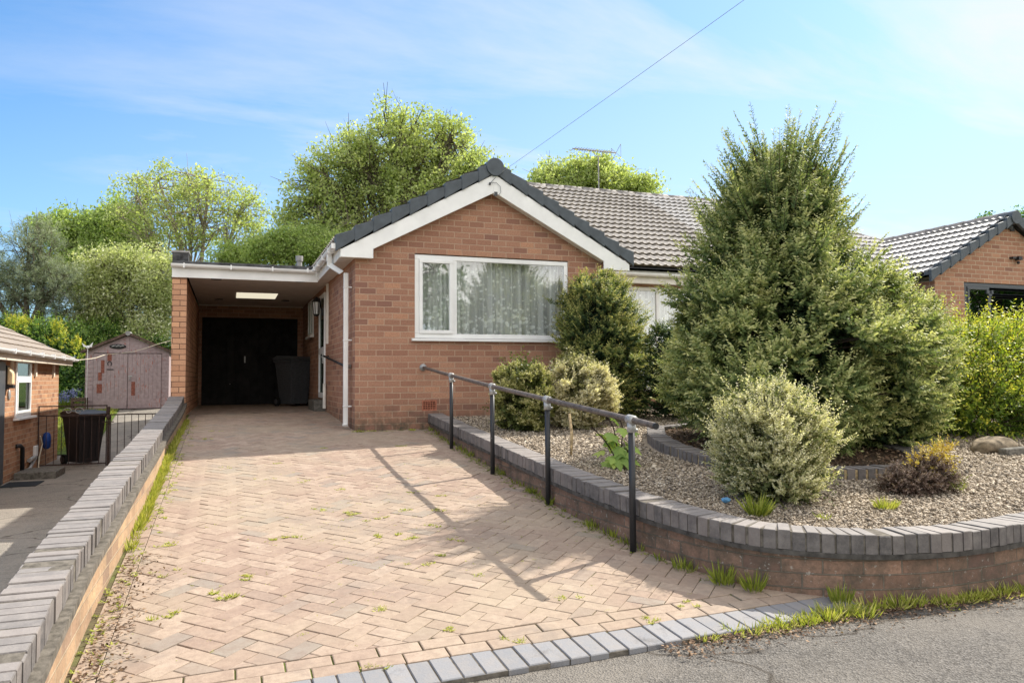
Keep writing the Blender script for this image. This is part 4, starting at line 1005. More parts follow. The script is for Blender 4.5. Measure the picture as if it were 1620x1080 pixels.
for q in ((4.70, 5.57, .15, .2), (4.70, 5.57, .69, .74), (4.66, 4.71, .15, .74), (5.56, 5.61, .15, .74)): b.box(X0+.0, X0+.032, q[0], q[1], q[2], q[3])
obj('sash', b, M['upvc'], nw, bevel=.004)
b = MB(); b.box(X0-.012, X0-.006, 4.66, 5.61, .15, 1.03); obj('pane', b, M['glass_dark'], nw)
b = MB(); b.box(X0-.02, X0+.09, 4.52, 5.82, .045, .085); obj('sill', b, M['upvc'], nw, bevel=.004)
b = MB(); b.box(X0, X0+.04, 2.9, 3.82, -.93, 1.03); obj('side_door', b, M['anth'], nb)
b = MB(); b.box(X0, X0+.03, 3.93, 4.10, .58, .97); lb = obj('bulkhead_lamp', b, M['black'], nb)
b = MB(); b.prism([(X0+.03, 3.945, .66), (X0+.11, 3.945, .66), (X0+.11, 3.945, .85), (X0+.03, 3.945, .96)], (0, .14, 0)); obj('lamp_glass', b, M['bulkhead'], lb, bevel=.02)
b = MB(); b.box(X0+.03, X0+.12, 3.94, 4.09, .60, .658); obj('lamp_base', b, M['black'], lb)
b = MB(); b.ball((X0+.015, 4.18, .49), .075, 14, 8, (.25, .8, 1.2)); obj('number_plaque', b, M['galv'], nb, True)
b = MB(); b.tube([(X0+.005, 4.72, -.40), (X0+.05, 4.80, -.40), (X0+.07, 4.88, -.44), (X0+.07, 4.90, -.93)], .035, 10); obj('soil_pipe', b, M['black'], nb, True)
b = MB(); b.box(X0, X0+.05, 5.98, 6.16, -.70, -.50); obj('meter_socket', b, M['white'], nb, bevel=.008)
b = MB(); b.tube([(X0+.03, 6.4, -.34), (X0+.05, 6.5, -.5), (X0+.03, 6.35, -.75), (X0+.05, 6.2, -.95)], .012, 6); obj('loose_cable', b, M['rope'], nb)
b = MB(); b.tube([(X0+.04, 5.4, -.93), (X0+.05, 5.95, -.72)], .03, 8); b.tube([(X0+.05, 5.5, -.72), (X0+.05, 5.9, -.70)], .04, 8); obj_split('waste_pipe', b, M['galv'], nb)
b = MB(); b.lathe((X0+.08, 6.72, -.62), [(.03, 0), (.07, .04), (.075, .22), (.06, .3), (.02, .33)], 12)
tag(obj('hose_cover', b, M['blueplastic'], None, True), 'blue plastic cover hanging on the low brick wall beside the gate', 'cover')
b = MB(); b.chbox((-5.0, 4.42, -.955), (.62, 0, 0), (0, .8, 0), (0, 0, .125), .008); tag(obj('door_step', b, M['concrete']), 'small dark concrete step below the black pipe', 'step')
b = MB(); b.chbox((-4.98, 3.45, -.955), (.5, 0, 0), (0, .62, 0), (0, 0, .02), .005); tag(obj('door_mat', b, M['mat']), 'dark rubber mat lying on the tarmac by the left bungalow', 'mat')

# ------------------------------------------------------------------ iron gates
def gate(x0, x1, arch, label):
    g = thing('iron_gate', ((x0+x1)/2, 6.3, -.95), label, 'gate', 'iron garden gates')
    zt = .045; zb = -.90
    b = MB()
    for z in (zt, zb): b.box(x0, x1, 6.29, 6.31, z-.012, z+.012)
    for x in (x0, x1): b.box(x-.009, x+.009, 6.29, 6.31, -.95, (.226 if arch and x == x0 else zt)+.012)
    if arch: b.box(x0, x1, 6.29, 6.31, .214, .238); b.box(x1-.012, x1+.012, 6.29, 6.31, zt, .238)
    obj('frame', b, M['rust'], g)
    n = int((x1-x0)/.118)
    b = MB()
    for i in range(1, n): x = x0+(x1-x0)*i/n; b.tube([(x, 6.3, zb), (x, 6.3, zt)], .007, 6, False)
    o = obj('bars', b, M['rust'], g); o['kind'] = 'stuff'
    if arch:
        b = MB(); cxm = (x0+x1)/2
        for s in (-1, 1):
            b.tube([(cxm+s*(.03+.09*math.cos(a)*(1-a/9))+s*.06, 6.3, .13+.075*math.sin(a)*(1-a/9)) for a in [k*.45 for k in range(15)]], .008, 5)
        obj('scrollwork', b, M['galv'], g)
    return g
gate(-5.03, -3.87, True, 'rusty iron garden gate with scrollwork beside the low bungalow wall')
gate(-3.80, -2.56, False, 'plain rusty iron garden gate beside the purple blue coping')
b = MB(); b.tube([(-3.835, 6.3, -.96), (-3.835, 6.3, .16)], .022, 8); b.ball((-3.835, 6.29, -.0), .05); b.box(-3.95, -3.74, 6.27, 6.285, -.105, -.085); b.ball((-3.835, 6.3, .18), .03)
tag(obj('gate_post', b, M['rust']), 'slim rusty iron post with a latch between the two gates', 'gate post')

# ------------------------------------------------------------------ old garden shed
sh = thing('garden_shed', (-4.37, 14, -.1), 'weathered mauve timber shed with flaking red patches and double doors', 'shed')
xa, xb, xc, zE, zA, Y0, Y1, zS = -5.46, -3.28, -4.37, 1.54, 2.02, 14.0, 16.4, -.12
b = MB()
for i in range(14):
    z = zS+i*.119
    b.prism([(xa, Y0+.012, z), (xa, Y0-.010, z), (xa, Y0, z+.117), (xa, Y0+.012, z+.117)], (.2, 0, 0)); b.prism([(xb-.2, Y0+.012, z), (xb-.2, Y0-.010, z), (xb-.2, Y0, z+.117), (xb-.2, Y0+.012, z+.117)], (.2, 0, 0))
b.prism([(xa, Y0, zE), (xb, Y0, zE), (xc, Y0, zA)], (0, .02, 0))
b.box(xa, xa+.02, Y0+.012, Y1, zS, zE); b.box(xb-.02, xb, Y0+.012, Y1, zS, zE); b.box(xa, xb, Y1, Y1+.02, zS, zE)
b.prism([(xa, Y1, zE), (xb, Y1, zE), (xc, Y1, zA)], (0, .02, 0))
b.box(xc-.03, xc+.03, Y0-.02, Y0, zE+.02, zA-.05); b.box(xa+.2, xb-.2, Y0-.014, Y0, zE-.03, zE+.015)
obj('wall', b, M['shed'], sh)
b = MB()
for s in (1, -1):
    e = xa-.1 if s > 0 else xb+.1
    b.prism([(e, Y0-.1, zE-.02), (xc, Y0-.1, zA+.05), (xc, Y0-.1, zA+.09), (e, Y0-.1, zE+.02)][::s], (0, 2.6, 0))
sr = obj('roof', b, M['felt'], sh)
b = MB()
for s in (1, -1):
    e = xa-.11 if s > 0 else xb+.11
    b.prism([(e, Y0-.125, zE-.05), (xc, Y0-.125, zA+.02), (xc, Y0-.125, zA+.10), (e, Y0-.125, zE+.03)][::s], (0, .024, 0))
obj('bargeboard', b, M['crate'], sr)
b = MB(); b.tube([(xc, Y0-.14, zA+.06), (xc, Y0+.3, zA+.06)], .07, 8); obj('ridge_cap', b, M['lead'], sr)
for (da, db, lab) in ((xa+.205, xc-.005, 'left'), (xc+.005, xb-.205, 'right')):
    b = MB(); n = 8
    for i in range(n): b.box(da+(db-da)*i/n+.002, da+(db-da)*(i+1)/n-.002, Y0-.03, Y0-.012, zS+.02, zE-.05)
    d = obj('door', b, M['shed'], sh)
    b = MB(); b.box(da+.01, db-.01, Y0-.042, Y0-.0305, zS+.03, zS+.30); obj('kick_board', b, M['shed'], d)
b = MB()
for (u, z0, z1, w) in ((.36, 1.28, 1.5, .07), (.20, .93, 1.3, .055), (.13, .72, .95, .06), (.10, .36, .62, .085)): b.box(xa+.2+u, xa+.2+u+w*1.6, Y0-.034, Y0-.0305, z0, z1)
b.box(xc+.10, xc+.20, Y0-.034, Y0-.0305, .28, .68); obj_split('bare_patch', b, M['shedred'], sh)
b = MB(); b.ball((xc-.27, Y0-.015, 1.70), .22, 18, 8, (1, .08, .33)); sg = obj('oval_sign', b, M['black'], sh, True)
b = MB()
for i in range(9): xq = xc-.42+.036*i; b.tube([(xq, Y0-.034, 1.69+.012*((i*7) % 3)), (xq+.02, Y0-.034, 1.72+.01*((i*5) % 3))], .006, 4)
obj('faded_lettering', b, M['white'], sg)
b = MB(); b.tube([(xa+.62+.05*math.cos(a), Y0-.04, 1.20+.07*math.sin(a)) for a in [R(-50+28*k) for k in range(11)]], .013, 5); b.box(xa+.55, xa+.72, Y0-.04, Y0-.03, 1.02, 1.05); obj('horseshoe', b, M['black'], sh)
b = MB(); b.box(xc+.02, xc+.12, Y0-.05, Y0-.03, .82, .86); b.tube([(xc+.05, Y0-.05, .80), (xc+.08, Y0-.06, .74), (xc+.03, Y0-.05, .74)], .012, 5); obj('padlock', b, M['galv'], sh)
cr_ = thing('wooden_crate', (-5.5, 13.85, -.12), 'small dark slatted crate beside the mauve shed', 'crate')
b = MB()
for (x, y) in ((-5.72, 13.6), (-5.38, 13.6), (-5.72, 13.88), (-5.38, 13.88)): b.box(x-.02, x+.02, y-.02, y+.02, -.2, .22)
obj_split('corner_post', b, M['crate'], cr_)
b = MB()
for z in (-.1, .02, .14): b.box(-5.70, -5.40, 13.585, 13.6, z, z+.07); b.box(-5.735, -5.72, 13.6, 13.9, z, z+.07)
b.box(-5.74, -5.36, 13.58, 13.9, .22, .24); obj('slats', b, M['crate'], cr_)
b = MB(); b.tube(smooth_path([(-4.80, 8.55, 1.17), (-4.8, 11, 1.28), (-4.9, 13.85, 1.46), (-4.2, 13.84, 1.55), (-3.55, 13.84, 1.78), (-2.9, 14.2, 2.0)], .4), .008, 5)
tag(obj('washing_line', b, M['rope']), 'thin cream cord strung from the bungalow gutter across the mauve shed', 'cord')
b = MB(); b.ball((-5.35, 13.6, 1.66), .05, 8, 6, (1, .4, .8)); b.prism([(-5.35, 13.6, 1.66), (-5.50, 13.6, 1.78), (-5.45, 13.6, 1.66)], (0, .01, 0)); b.prism([(-5.35, 13.6, 1.66), (-5.25, 13.6, 1.66), (-5.22, 13.6, 1.80)], (0, .01, 0)); b.tube([(-5.35, 13.6, 1.62), (-5.36, 13.62, -.2)], .006, 5)
tag(obj('bird_ornament', b, M['white']), 'white winged bird ornament on a thin stake beside the shed roof', 'ornament')

# ------------------------------------------------------------------ aerial and telephone wire
ta = thing('tv_aerial', (6.5, 5.29, 5.1), 'tall thin television aerial standing on the tiled ridge', 'aerial')
b = MB(); b.tube([(6.5, 5.29, 5.08), (6.5, 5.29, 5.92)], .016, 8); obj('mast', b, M['lead'], ta)
mz = 6.02; p0, p1 = Vector((5.80, 5.22, mz+.0)), Vector((7.0, 5.34, mz+.05))
b = MB(); b.tube([p0, p1], .016, 6); b.tube([(6.36, 5.28, mz), (6.42, 5.28, 5.92), (6.58, 5.3, 5.92), (6.64, 5.3, mz)], .009, 6); obj('boom', b, M['lead'], ta)
b = MB(); d = (p1-p0).normalized(); q = Vector((-d.y, d.x, 0))
for i in range(15): c = p0.lerp(p1, .03+.058*i); b.tube([c-q*.13, c+q*.13], .007, 4)
b.tube([p1-q*.2+Vector((0, 0, .16)), p1, p1-q*.2-Vector((0, 0, .16))], .007, 4); b.tube([p1+q*.2+Vector((0, 0, .16)), p1, p1+q*.2-Vector((0, 0, .16))], .007, 4)
for s in (-1, 1): b.tube([p1+q*.2*s+Vector((0, 0, .16)), p1+q*.2*s-Vector((0, 0, .16))], .006, 4)
o = obj('elements', b, M['lead'], ta)
b = MB(); W0, W1 = Vector((2.08, -.12, 3.72)), Vector((3.05, -4.47, 4.44)); W2 = W0+(W1-W0)*3.2
b.tube([W0.lerp(W2, k/24)-Vector((0, 0, .18*4*(k/24)*(1-k/24)*.35)) for k in range(25)], .0028, 5)
tag(obj('telephone_wire', b, M['galv']), 'thin telephone wire rising from the gable apex across the sky', 'wire')

# ------------------------------------------------------------------ planting in the gravel bed
def wob(az, z, seed):
    return .10*math.sin(3*az+seed+2.1*z)+.08*math.sin(5*az-1.7*seed+4.3*z)+.06*math.sin(9*az+seed*3-6*z)
vwob = np.vectorize(wob)
def profile_bush(t, ax, z0, prof, n, k, leaf, asp, mat, seed, elev, skew=None, twig=M['bark_dark'], inner=.35, inner_tone=0, name='foliage', curve=.25, inn=(.35, .78), outr=(.78, 1.06), tone=(.12, .95), every=5, wamp=1.0, flat=True):
    zs = np.array([p[0] for p in prof]); rs = np.array([p[1] for p in prof])
    zz = np.linspace(zs[0], zs[-1], 400); rr = np.interp(zz, zs, rs); cdf = np.cumsum(rr+.05); cdf /= cdf[-1]
    L = Leaves(); tw = MB()
    z = np.interp(RNG.random(n), cdf, zz); az = RNG.uniform(0, 2*PI, n)
    r = np.interp(z, zs, rs)*(1+wamp*vwob(az, z, seed))
    if skew: r = r*(1+skew[1]*np.clip(np.cos(az-skew[0]), -.4, 1)*np.clip(1.2-abs(z-skew[2])/skew[3], 0, 1))
    r0 = r*RNG.uniform(*inn, n); r1 = r*RNG.uniform(*outr, n)
    az2 = az+RNG.normal(0, .35, n)
    e = np.interp(z, [q[0] for q in elev], [q[1] for q in elev])+RNG.normal(0, .22, n)
    D = np.stack([np.cos(az2)*np.cos(e), np.sin(az2)*np.cos(e), np.sin(e)], 1)
    Ln = np.clip((r1-r0)/np.maximum(np.cos(e), .45), .10, .75)
    P = np.stack([ax[0]+r0*np.cos(az), ax[1]+r0*np.sin(az), z0+z-Ln*np.sin(e)*.6], 1)
    P[:, 2] = np.maximum(P[:, 2], z0+.02)
    base = tone[0]+.25*(r0/(r+1e-6)-.4)+RNG.normal(0, .06, n)
    L.sprays(P, D, Ln, k, leaf, asp, curve, base[:, None]*np.ones((1, 1)), tone[1], twigs=(tw, every, leaf*.09), flat=flat)
    m = int(n*inner)
    if m:
        z = np.interp(RNG.random(m), cdf, zz); az = RNG.uniform(0, 2*PI, m); r = np.interp(z, zs, rs)*RNG.uniform(.15, .62, m)
        D = unit(rand_unit(m)+np.array([0, 0, .5])); P = np.stack([ax[0]+r*np.cos(az), ax[1]+r*np.sin(az), z0+z*.95], 1)
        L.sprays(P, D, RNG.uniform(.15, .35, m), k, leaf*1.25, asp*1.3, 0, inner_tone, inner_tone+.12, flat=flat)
    L.obj(name, mat, t)
    return tw
def bed_z(p): return z_bed(p[0], p[1])

def clump_bush(t, ax, z0, prof, ncl, nsp, R_, k, leaf, asp, mat, seed, skew=None, tone=(.1, .85), elev=((0, .1), (3, .9)), every=4, inner=900, twigr=.003):
    zs = np.array([p[0] for p in prof]); rs = np.array([p[1] for p in prof]); zz = np.linspace(zs[0], zs[-1], 400); cdf = np.cumsum(np.interp(zz, zs, rs)+.04); cdf /= cdf[-1]
    L = Leaves(); tw = MB(); up = np.array([0, 0, 1.])
    for i in range(ncl):
        z = float(np.interp((i+RNG.random())/ncl, cdf, zz)); az = i*2.39996+RNG.normal(0, .25); r = float(np.interp(z, zs, rs))*(1+.9*wob(az, z, seed))
        if skew: r *= 1+skew[1]*max(-.4, math.cos(az-skew[0]))*max(0, 1.2-abs(z-skew[2])/skew[3])
        Rc = R_*RNG.uniform(.75, 1.25)*min(1, .45+r); rc = max(0, r-Rc*.62)*RNG.uniform(.74, 1.13)
        out = np.array([math.cos(az), math.sin(az), 0]); el = float(np.interp(z, [q[0] for q in elev], [q[1] for q in elev]))
        od = out*math.cos(el)+up*math.sin(el); c = np.array([ax[0], ax[1], z0+z])+out*rc
        m = int(nsp*RNG.uniform(.7, 1.3)); u = rand_unit(m); P = c+u*np.array([1, 1, .62])*(Rc*RNG.uniform(.05, .62, m))[:, None]
        D = unit(u*.75+od*.95+RNG.normal(0, .22, (m, 3))); P[:, 2] = np.maximum(P[:, 2], z0+.03)
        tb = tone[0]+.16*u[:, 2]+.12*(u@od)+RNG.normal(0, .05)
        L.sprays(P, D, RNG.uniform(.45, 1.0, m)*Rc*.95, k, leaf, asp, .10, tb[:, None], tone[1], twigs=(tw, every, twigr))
        tw.tube([(ax[0], ax[1], z0+z*.8), tuple(c-out*rc*.4-up*.05), tuple(c)], [.022*min(1, Rc*2.5), .014*min(1, Rc*2.5), .005], 5, False)
    z = np.interp(RNG.random(inner), cdf, zz); az = RNG.uniform(0, 2*PI, inner); r = np.interp(z, zs, rs)*RNG.uniform(.1, .6, inner)
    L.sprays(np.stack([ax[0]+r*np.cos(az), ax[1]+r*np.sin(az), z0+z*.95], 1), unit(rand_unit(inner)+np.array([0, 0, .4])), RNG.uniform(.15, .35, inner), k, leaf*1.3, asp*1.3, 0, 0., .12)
    L.obj('foliage', mat, t); return tw
# big yew
YX, YY = 3.76, -4.13; yz = z_bed(YX, YY)
t = thing('yew_tree', (YX, YY, yz), 'large spiky dark green yew tree in the brick edged ring', 'tree')
YP = [(.10, .55), (.25, 1.0), (.6, 1.30), (1.0, 1.34), (1.35, 1.22), (1.65, 1.00), (1.9, .82), (2.3, .70), (2.6, .62), (2.85, .40), (3.05, .16)]
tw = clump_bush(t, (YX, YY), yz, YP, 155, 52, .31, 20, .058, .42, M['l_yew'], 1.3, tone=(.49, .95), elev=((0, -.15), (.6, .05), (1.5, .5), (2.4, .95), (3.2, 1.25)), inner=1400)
tw2 = clump_bush(t, (YX+.98, YY-.36), z_bed(YX+.98, YY-.36), [(.08, .3), (.3, .55), (.7, .66), (1.1, .64), (1.4, .50), (1.65, .28), (1.8, .10)], 52, 48, .30, 20, .054, .42, M['l_yew'], 3.1, tone=(.52, .97), elev=((0, -.1), (.8, .3), (1.7, .9)), inner=500)
tw = merge(tw, tw2)
# long leading shoots
n = 190; az = RNG.uniform(0, 2*PI, n); zb = 1.6+1.35*np.sqrt(RNG.random(n)); rb = np.interp(zb, [p[0] for p in YP], [p[1] for p in YP])*RNG.uniform(.35, .9, n)
e = np.interp(zb, [1.6, 2.9], [.45, 1.0])+RNG.normal(0, .16, n)
L = Leaves(); L.sprays(np.stack([YX+rb*np.cos(az), YY+rb*np.sin(az), yz+zb], 1), np.stack([np.cos(az)*np.cos(e), np.sin(az)*np.cos(e), np.sin(e)], 1), RNG.uniform(.3, .62, n), 64, .056, .40, .22, .42, .85, twigs=(tw, 1, .0035))
n = 9; az = RNG.uniform(0, 2*PI, n); e = RNG.uniform(1.05, 1.4, n)
L.sprays(np.stack([YX+.1*np.cos(az), YY+.1*np.sin(az), np.full(n, yz+2.75)], 1), np.stack([np.cos(az)*np.cos(e), np.sin(az)*np.cos(e), np.sin(e)], 1), RNG.uniform(.5, .82, n), 80, .056, .40, .10, .42, .85, twigs=(tw, 1, .0045))
L.obj('leading_shoots', M['l_yew'], t)
tw.tube([(YX, YY, yz-.1), (YX+.04, YY, yz+.8), (YX-.02, YY+.03, yz+2.0), (YX, YY, yz+3.0)], [.11, .085, .05, .01], 8)
for i in range(26):
    a = i*2.4; z = .25+i*.085; r = np.interp(z+.3, [p[0] for p in YP], [p[1] for p in YP])*.75
    tw.tube([(YX, YY, yz+z), (YX+r*.5*math.cos(a), YY+r*.5*math.sin(a), yz+z+.1+.1*z), (YX+r*math.cos(a), YY+r*math.sin(a), yz+z+.25+.2*z)], [.03, .018, .006], 5)
obj('trunk_and_limbs', tw, M['bark_dark'], t)
# smaller yew against the house
BX, BY_ = 3.46, -.62; bz = z_bed(BX, BY_)
t = thing('yew_bush', (BX, BY_, bz), 'rounded dark yew bush with golden tips in front of the lace window', 'bush')
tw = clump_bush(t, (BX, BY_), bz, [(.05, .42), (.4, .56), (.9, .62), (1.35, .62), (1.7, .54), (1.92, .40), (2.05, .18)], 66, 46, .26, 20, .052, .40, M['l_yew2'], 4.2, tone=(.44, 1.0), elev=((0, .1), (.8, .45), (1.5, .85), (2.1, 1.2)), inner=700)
n = 110; az = RNG.uniform(0, 2*PI, n); zb = RNG.uniform(.5, 1.85, n); rb = np.interp(zb, [0, 1.3, 1.9], [.45, .52, .3])*RNG.uniform(.6, 1.0, n); e = RNG.uniform(.5, 1.3, n)
L = Leaves(); L.sprays(np.stack([BX+rb*np.cos(az), BY_+rb*np.sin(az), bz+zb], 1), np.stack([np.cos(az)*np.cos(e), np.sin(az)*np.cos(e), np.sin(e)], 1), RNG.uniform(.18, .42, n), 34, .046, .38, .15, .5, 1.0, twigs=(tw, 1, .003)); L.obj('golden_shoots', M['l_yew2'], t)
tw.tube([(BX, BY_, bz-.1), (BX, BY_, bz+1.4)], [.06, .02], 6)
obj('stems', tw, M['bark_dark'], t)
# low spreading yew between the two
BX, BY_ = 4.35, -.95; bz = z_bed(BX, BY_)
t = thing('spreading_yew', (BX, BY_, bz), 'low spreading yew bush filling the gap before the recessed window', 'bush')
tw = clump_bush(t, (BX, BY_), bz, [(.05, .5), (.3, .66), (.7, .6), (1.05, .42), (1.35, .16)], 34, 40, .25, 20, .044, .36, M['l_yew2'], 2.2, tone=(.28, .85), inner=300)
obj('stems', tw, M['bark_dark'], t)
# box and other clipped shrubs
def small_bush(name, pos, prof, n, leaf, mat, label, seed, tone=(.1, .95), asp=.62, k=16, wamp=.45, elev=((0, .5), (.5, 1.0), (1, 1.4))):
    z0 = z_bed(*pos); t = thing(name, (pos[0], pos[1], z0), label, 'bush'); h = prof[-1][0]
    tw = clump_bush(t, pos, z0, prof, n//32, 34, prof[len(prof)//2][1]*(.42 if leaf < .03 else .33), k, leaf, asp, mat, seed, tone=tone, elev=[(q[0]*h, q[1]) for q in elev], every=3, inner=n//3, twigr=.0022)
    m = 90; zz = np.interp(RNG.random(m), [0, 1], [.25*h, .95*h]); az = RNG.uniform(0, 2*PI, m); rr = np.interp(zz, [q[0] for q in prof], [q[1] for q in prof])*.85; e = RNG.uniform(.5, 1.4, m)
    L = Leaves(); L.sprays(np.stack([pos[0]+rr*np.cos(az), pos[1]+rr*np.sin(az), z0+zz], 1), np.stack([np.cos(az)*np.cos(e), np.sin(az)*np.cos(e), np.sin(e)], 1), RNG.uniform(.10, .22, m)*(1.3 if leaf < .03 else .7), 16, leaf, asp, .1, tone[0], tone[1], flat=False, twigs=(tw, 1, .0016)); L.obj('stray_shoots', mat, t)
    for i in range(14):
        a = i*2.4; r = prof[len(prof)//2][1]*.6; tw.tube([(pos[0]+.05*math.cos(a), pos[1]+.05*math.sin(a), z0-.03), (pos[0]+r*math.cos(a), pos[1]+r*math.sin(a), z0+h*.7)], [.008, .003], 4)
    obj('stems', tw, M['bark'], t)
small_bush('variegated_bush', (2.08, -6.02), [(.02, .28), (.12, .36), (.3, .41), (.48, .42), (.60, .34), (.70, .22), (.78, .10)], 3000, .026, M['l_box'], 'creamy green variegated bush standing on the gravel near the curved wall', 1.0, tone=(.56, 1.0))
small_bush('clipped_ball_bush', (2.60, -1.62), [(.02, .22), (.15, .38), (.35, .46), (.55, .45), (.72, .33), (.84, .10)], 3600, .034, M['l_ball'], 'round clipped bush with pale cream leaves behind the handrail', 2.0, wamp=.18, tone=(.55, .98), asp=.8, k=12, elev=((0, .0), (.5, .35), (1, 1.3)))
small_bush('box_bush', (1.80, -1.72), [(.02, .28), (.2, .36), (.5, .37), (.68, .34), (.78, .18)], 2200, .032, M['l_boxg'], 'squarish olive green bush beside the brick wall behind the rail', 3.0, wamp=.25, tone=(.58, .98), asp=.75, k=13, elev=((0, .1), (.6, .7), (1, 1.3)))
# golden hedge on the boundary
def lobes_bush(t, lobes, n, k, leaf, asp, mat, tone=(.1, .95), up=.35, name='foliage', ln=(.2, .5), bright=0, curve=.1, flat=False):
    L = Leaves(); tw = MB(); w = np.array([l[1][0]*l[1][2] for l in lobes]); w = w/w.sum()
    for (c, r), f in zip(lobes, w):
        m = max(8, int(n*f)); d = unit(rand_unit(m)+np.array([0, -.15, .25])); rr = RNG.uniform(.45, .95, m)[:, None]
        c = np.array(c); r = np.array(r); P = c+d*r*rr; D = unit(d*1.0+np.array([0, 0, up])+RNG.normal(0, .35, (m, 3)))
        P[:, 2] = np.maximum(P[:, 2], c[2]-r[2]*.9)
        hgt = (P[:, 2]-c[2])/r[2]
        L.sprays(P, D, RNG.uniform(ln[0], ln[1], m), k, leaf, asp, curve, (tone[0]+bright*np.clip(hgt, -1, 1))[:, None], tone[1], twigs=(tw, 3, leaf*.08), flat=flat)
    L.obj(name, mat, t); return tw
t = thing('golden_hedge', (7.2, -3.1, -.05), 'bushy golden green hedge before the brown brick bungalow', 'hedge')
hl = [((5.9, -2.9, .5), (.75, .6, .70)), ((6.7, -3.2, .55), (.9, .7, .78)), ((7.6, -3.2, .6), (.9, .7, .78)), ((8.6, -3.1, .6), (.9, .7, .8)), ((6.2, -3.5, .3), (.7, .5, .45)), ((7.2, -3.7, .3), (.8, .5, .5)), ((8.2, -3.7, .3), (.8, .5, .5)), ((9.6, -3.0, .6), (.9, .7, .8))]
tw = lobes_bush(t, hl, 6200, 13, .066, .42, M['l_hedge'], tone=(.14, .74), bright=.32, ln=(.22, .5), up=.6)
for i in range(20):
    x = 5.6+.2*i; tw.tube([(x, -3.2, -.1), (x+random.uniform(-.3, .3), -3.3, .5), (x+random.uniform(-.5, .5), -3.2, 1.0)], [.02, .012, .005], 5)
obj('stems', tw, M['bark_dark'], t)
# sycamore sapling with broad leaves
sx, sy = 1.64, -4.5; szz = z_bed(sx, sy)
t = thing('sycamore_sapling', (sx, sy, szz), 'young sycamore sapling with broad lobed leaves behind the handrail posts', 'sapling')
st = MB(); lf = MB()
def palm_leaf(mb, c, d, nrm, s, r):
    d = Vector(d).normalized(); nrm = Vector(nrm).normalized(); x = d.cross(nrm).normalized(); nrm = x.cross(d).normalized()
    prof = [(0, 0), (-.16, -.08), (-.44, .02), (-.30, .20), (-.54, .46), (-.26, .50), (-.20, .62), (0, 1), (.20, .62), (.26, .50), (.54, .46), (.30, .20), (.44, .02), (.16, -.08)]
    ps = [Vector(c)+x*(a*s)+d*(b*s)+nrm*(-abs(a)*.35*s-(b-.3)**2*.35*s) for a, b in prof]
    ctr = Vector(c)+d*(.32*s)
    mb.add([ctr]+ps, [(0, i+1, (i+1) % len(ps)+1) for i in range(len(ps))], r)
stems = [[(0, 0, 0), (-.06, .02, .14), (-.16, .0, .26), (-.28, -.03, .36)], [(0, 0, 0), (-.03, -.02, .2), (-.07, -.03, .36), (-.13, -.02, .47)], [(0.01, 0, 0), (.04, .02, .18), (.06, .03, .34), (.02, .04, .46)], [(0, 0, .02), (.05, -.03, .10), (.09, -.05, .16)]]
for s in stems:
    pts = [(sx+a, sy+b, szz+c) for a, b, c in s]; st.tube(smooth_path(pts, .05), .006, 5)
    for i in range(8):
        k = random.randrange(1, len(pts)); q = Vector(pts[k-1]).lerp(Vector(pts[k]), random.random()); a = random.uniform(0, 2*PI)
        off = Vector((math.cos(a), math.sin(a), random.uniform(-.1, .5)))*random.uniform(.05, .10); e = q+off
        st.tube([q, e], .0025, 4, False)
        palm_leaf(lf, e, (math.cos(a)*.8, math.sin(a)*.8-.15, random.uniform(-.9, -.1)), (math.cos(a)*.3, math.sin(a)*.3-.5, .8), random.uniform(.11, .175), random.random())
obj('leaves', lf, M['l_syc'], t); obj('stems', st, M['bark_dark'], t)
b = MB(); px_, py_ = 1.52, -3.75; b.tube([(px_, py_, z_bed(px_, py_)-.05), (px_+.01, py_, z_bed(px_, py_)+.2), (px_-.01, py_+.01, z_bed(px_, py_)+.40)], [.013, .016, .012], 8)
tag(obj('wooden_stake', b, M['straw'], None, True), 'short pale wooden stake stuck in the gravel beside the sapling', 'stake')
# withered dwarf conifer
dx_, dy_ = 3.38, -6.12; dz_ = z_bed(dx_, dy_)
t = thing('dwarf_conifer', (dx_, dy_, dz_), 'withered brown dwarf conifer with one golden sprig on the gravel', 'shrub')
tw = lobes_bush(t, [((dx_-.08, dy_, dz_+.05), (.24, .2, .13)), ((dx_+.1, dy_, dz_+.08), (.18, .18, .17)), ((dx_-.22, dy_, dz_+.03), (.13, .13, .10))], 900, 16, .027, .4, M['l_dead'], tone=(.2, 1.0), name='dead_foliage', ln=(.05, .11), up=-.1)
tw2 = lobes_bush(t, [((dx_+.16, dy_-.02, dz_+.17), (.09, .09, .10)), ((dx_+.22, dy_, dz_+.27), (.13, .08, .05)), ((dx_+.02, dy_, dz_+.20), (.10, .07, .04))], 95, 16, .026, .5, M['l_gold'], tone=(.4, 1.0), name='golden_sprig', ln=(.06, .12), up=.3)
tw3 = lobes_bush(t, [((dx_+.2, dy_-.1, dz_+.03), (.10, .09, .06))], 60, 12, .02, .5, M['l_boxg'], tone=(.2, .8), name='green_shoots', ln=(.05, .1))
tw.tube([(dx_, dy_, dz_-.02), (dx_+.12, dy_, dz_+.15), (dx_+.2, dy_, dz_+.26)], [.012, .008, .004], 5); obj('twigs', merge(tw, tw2, tw3), M['bark_pale'], t)

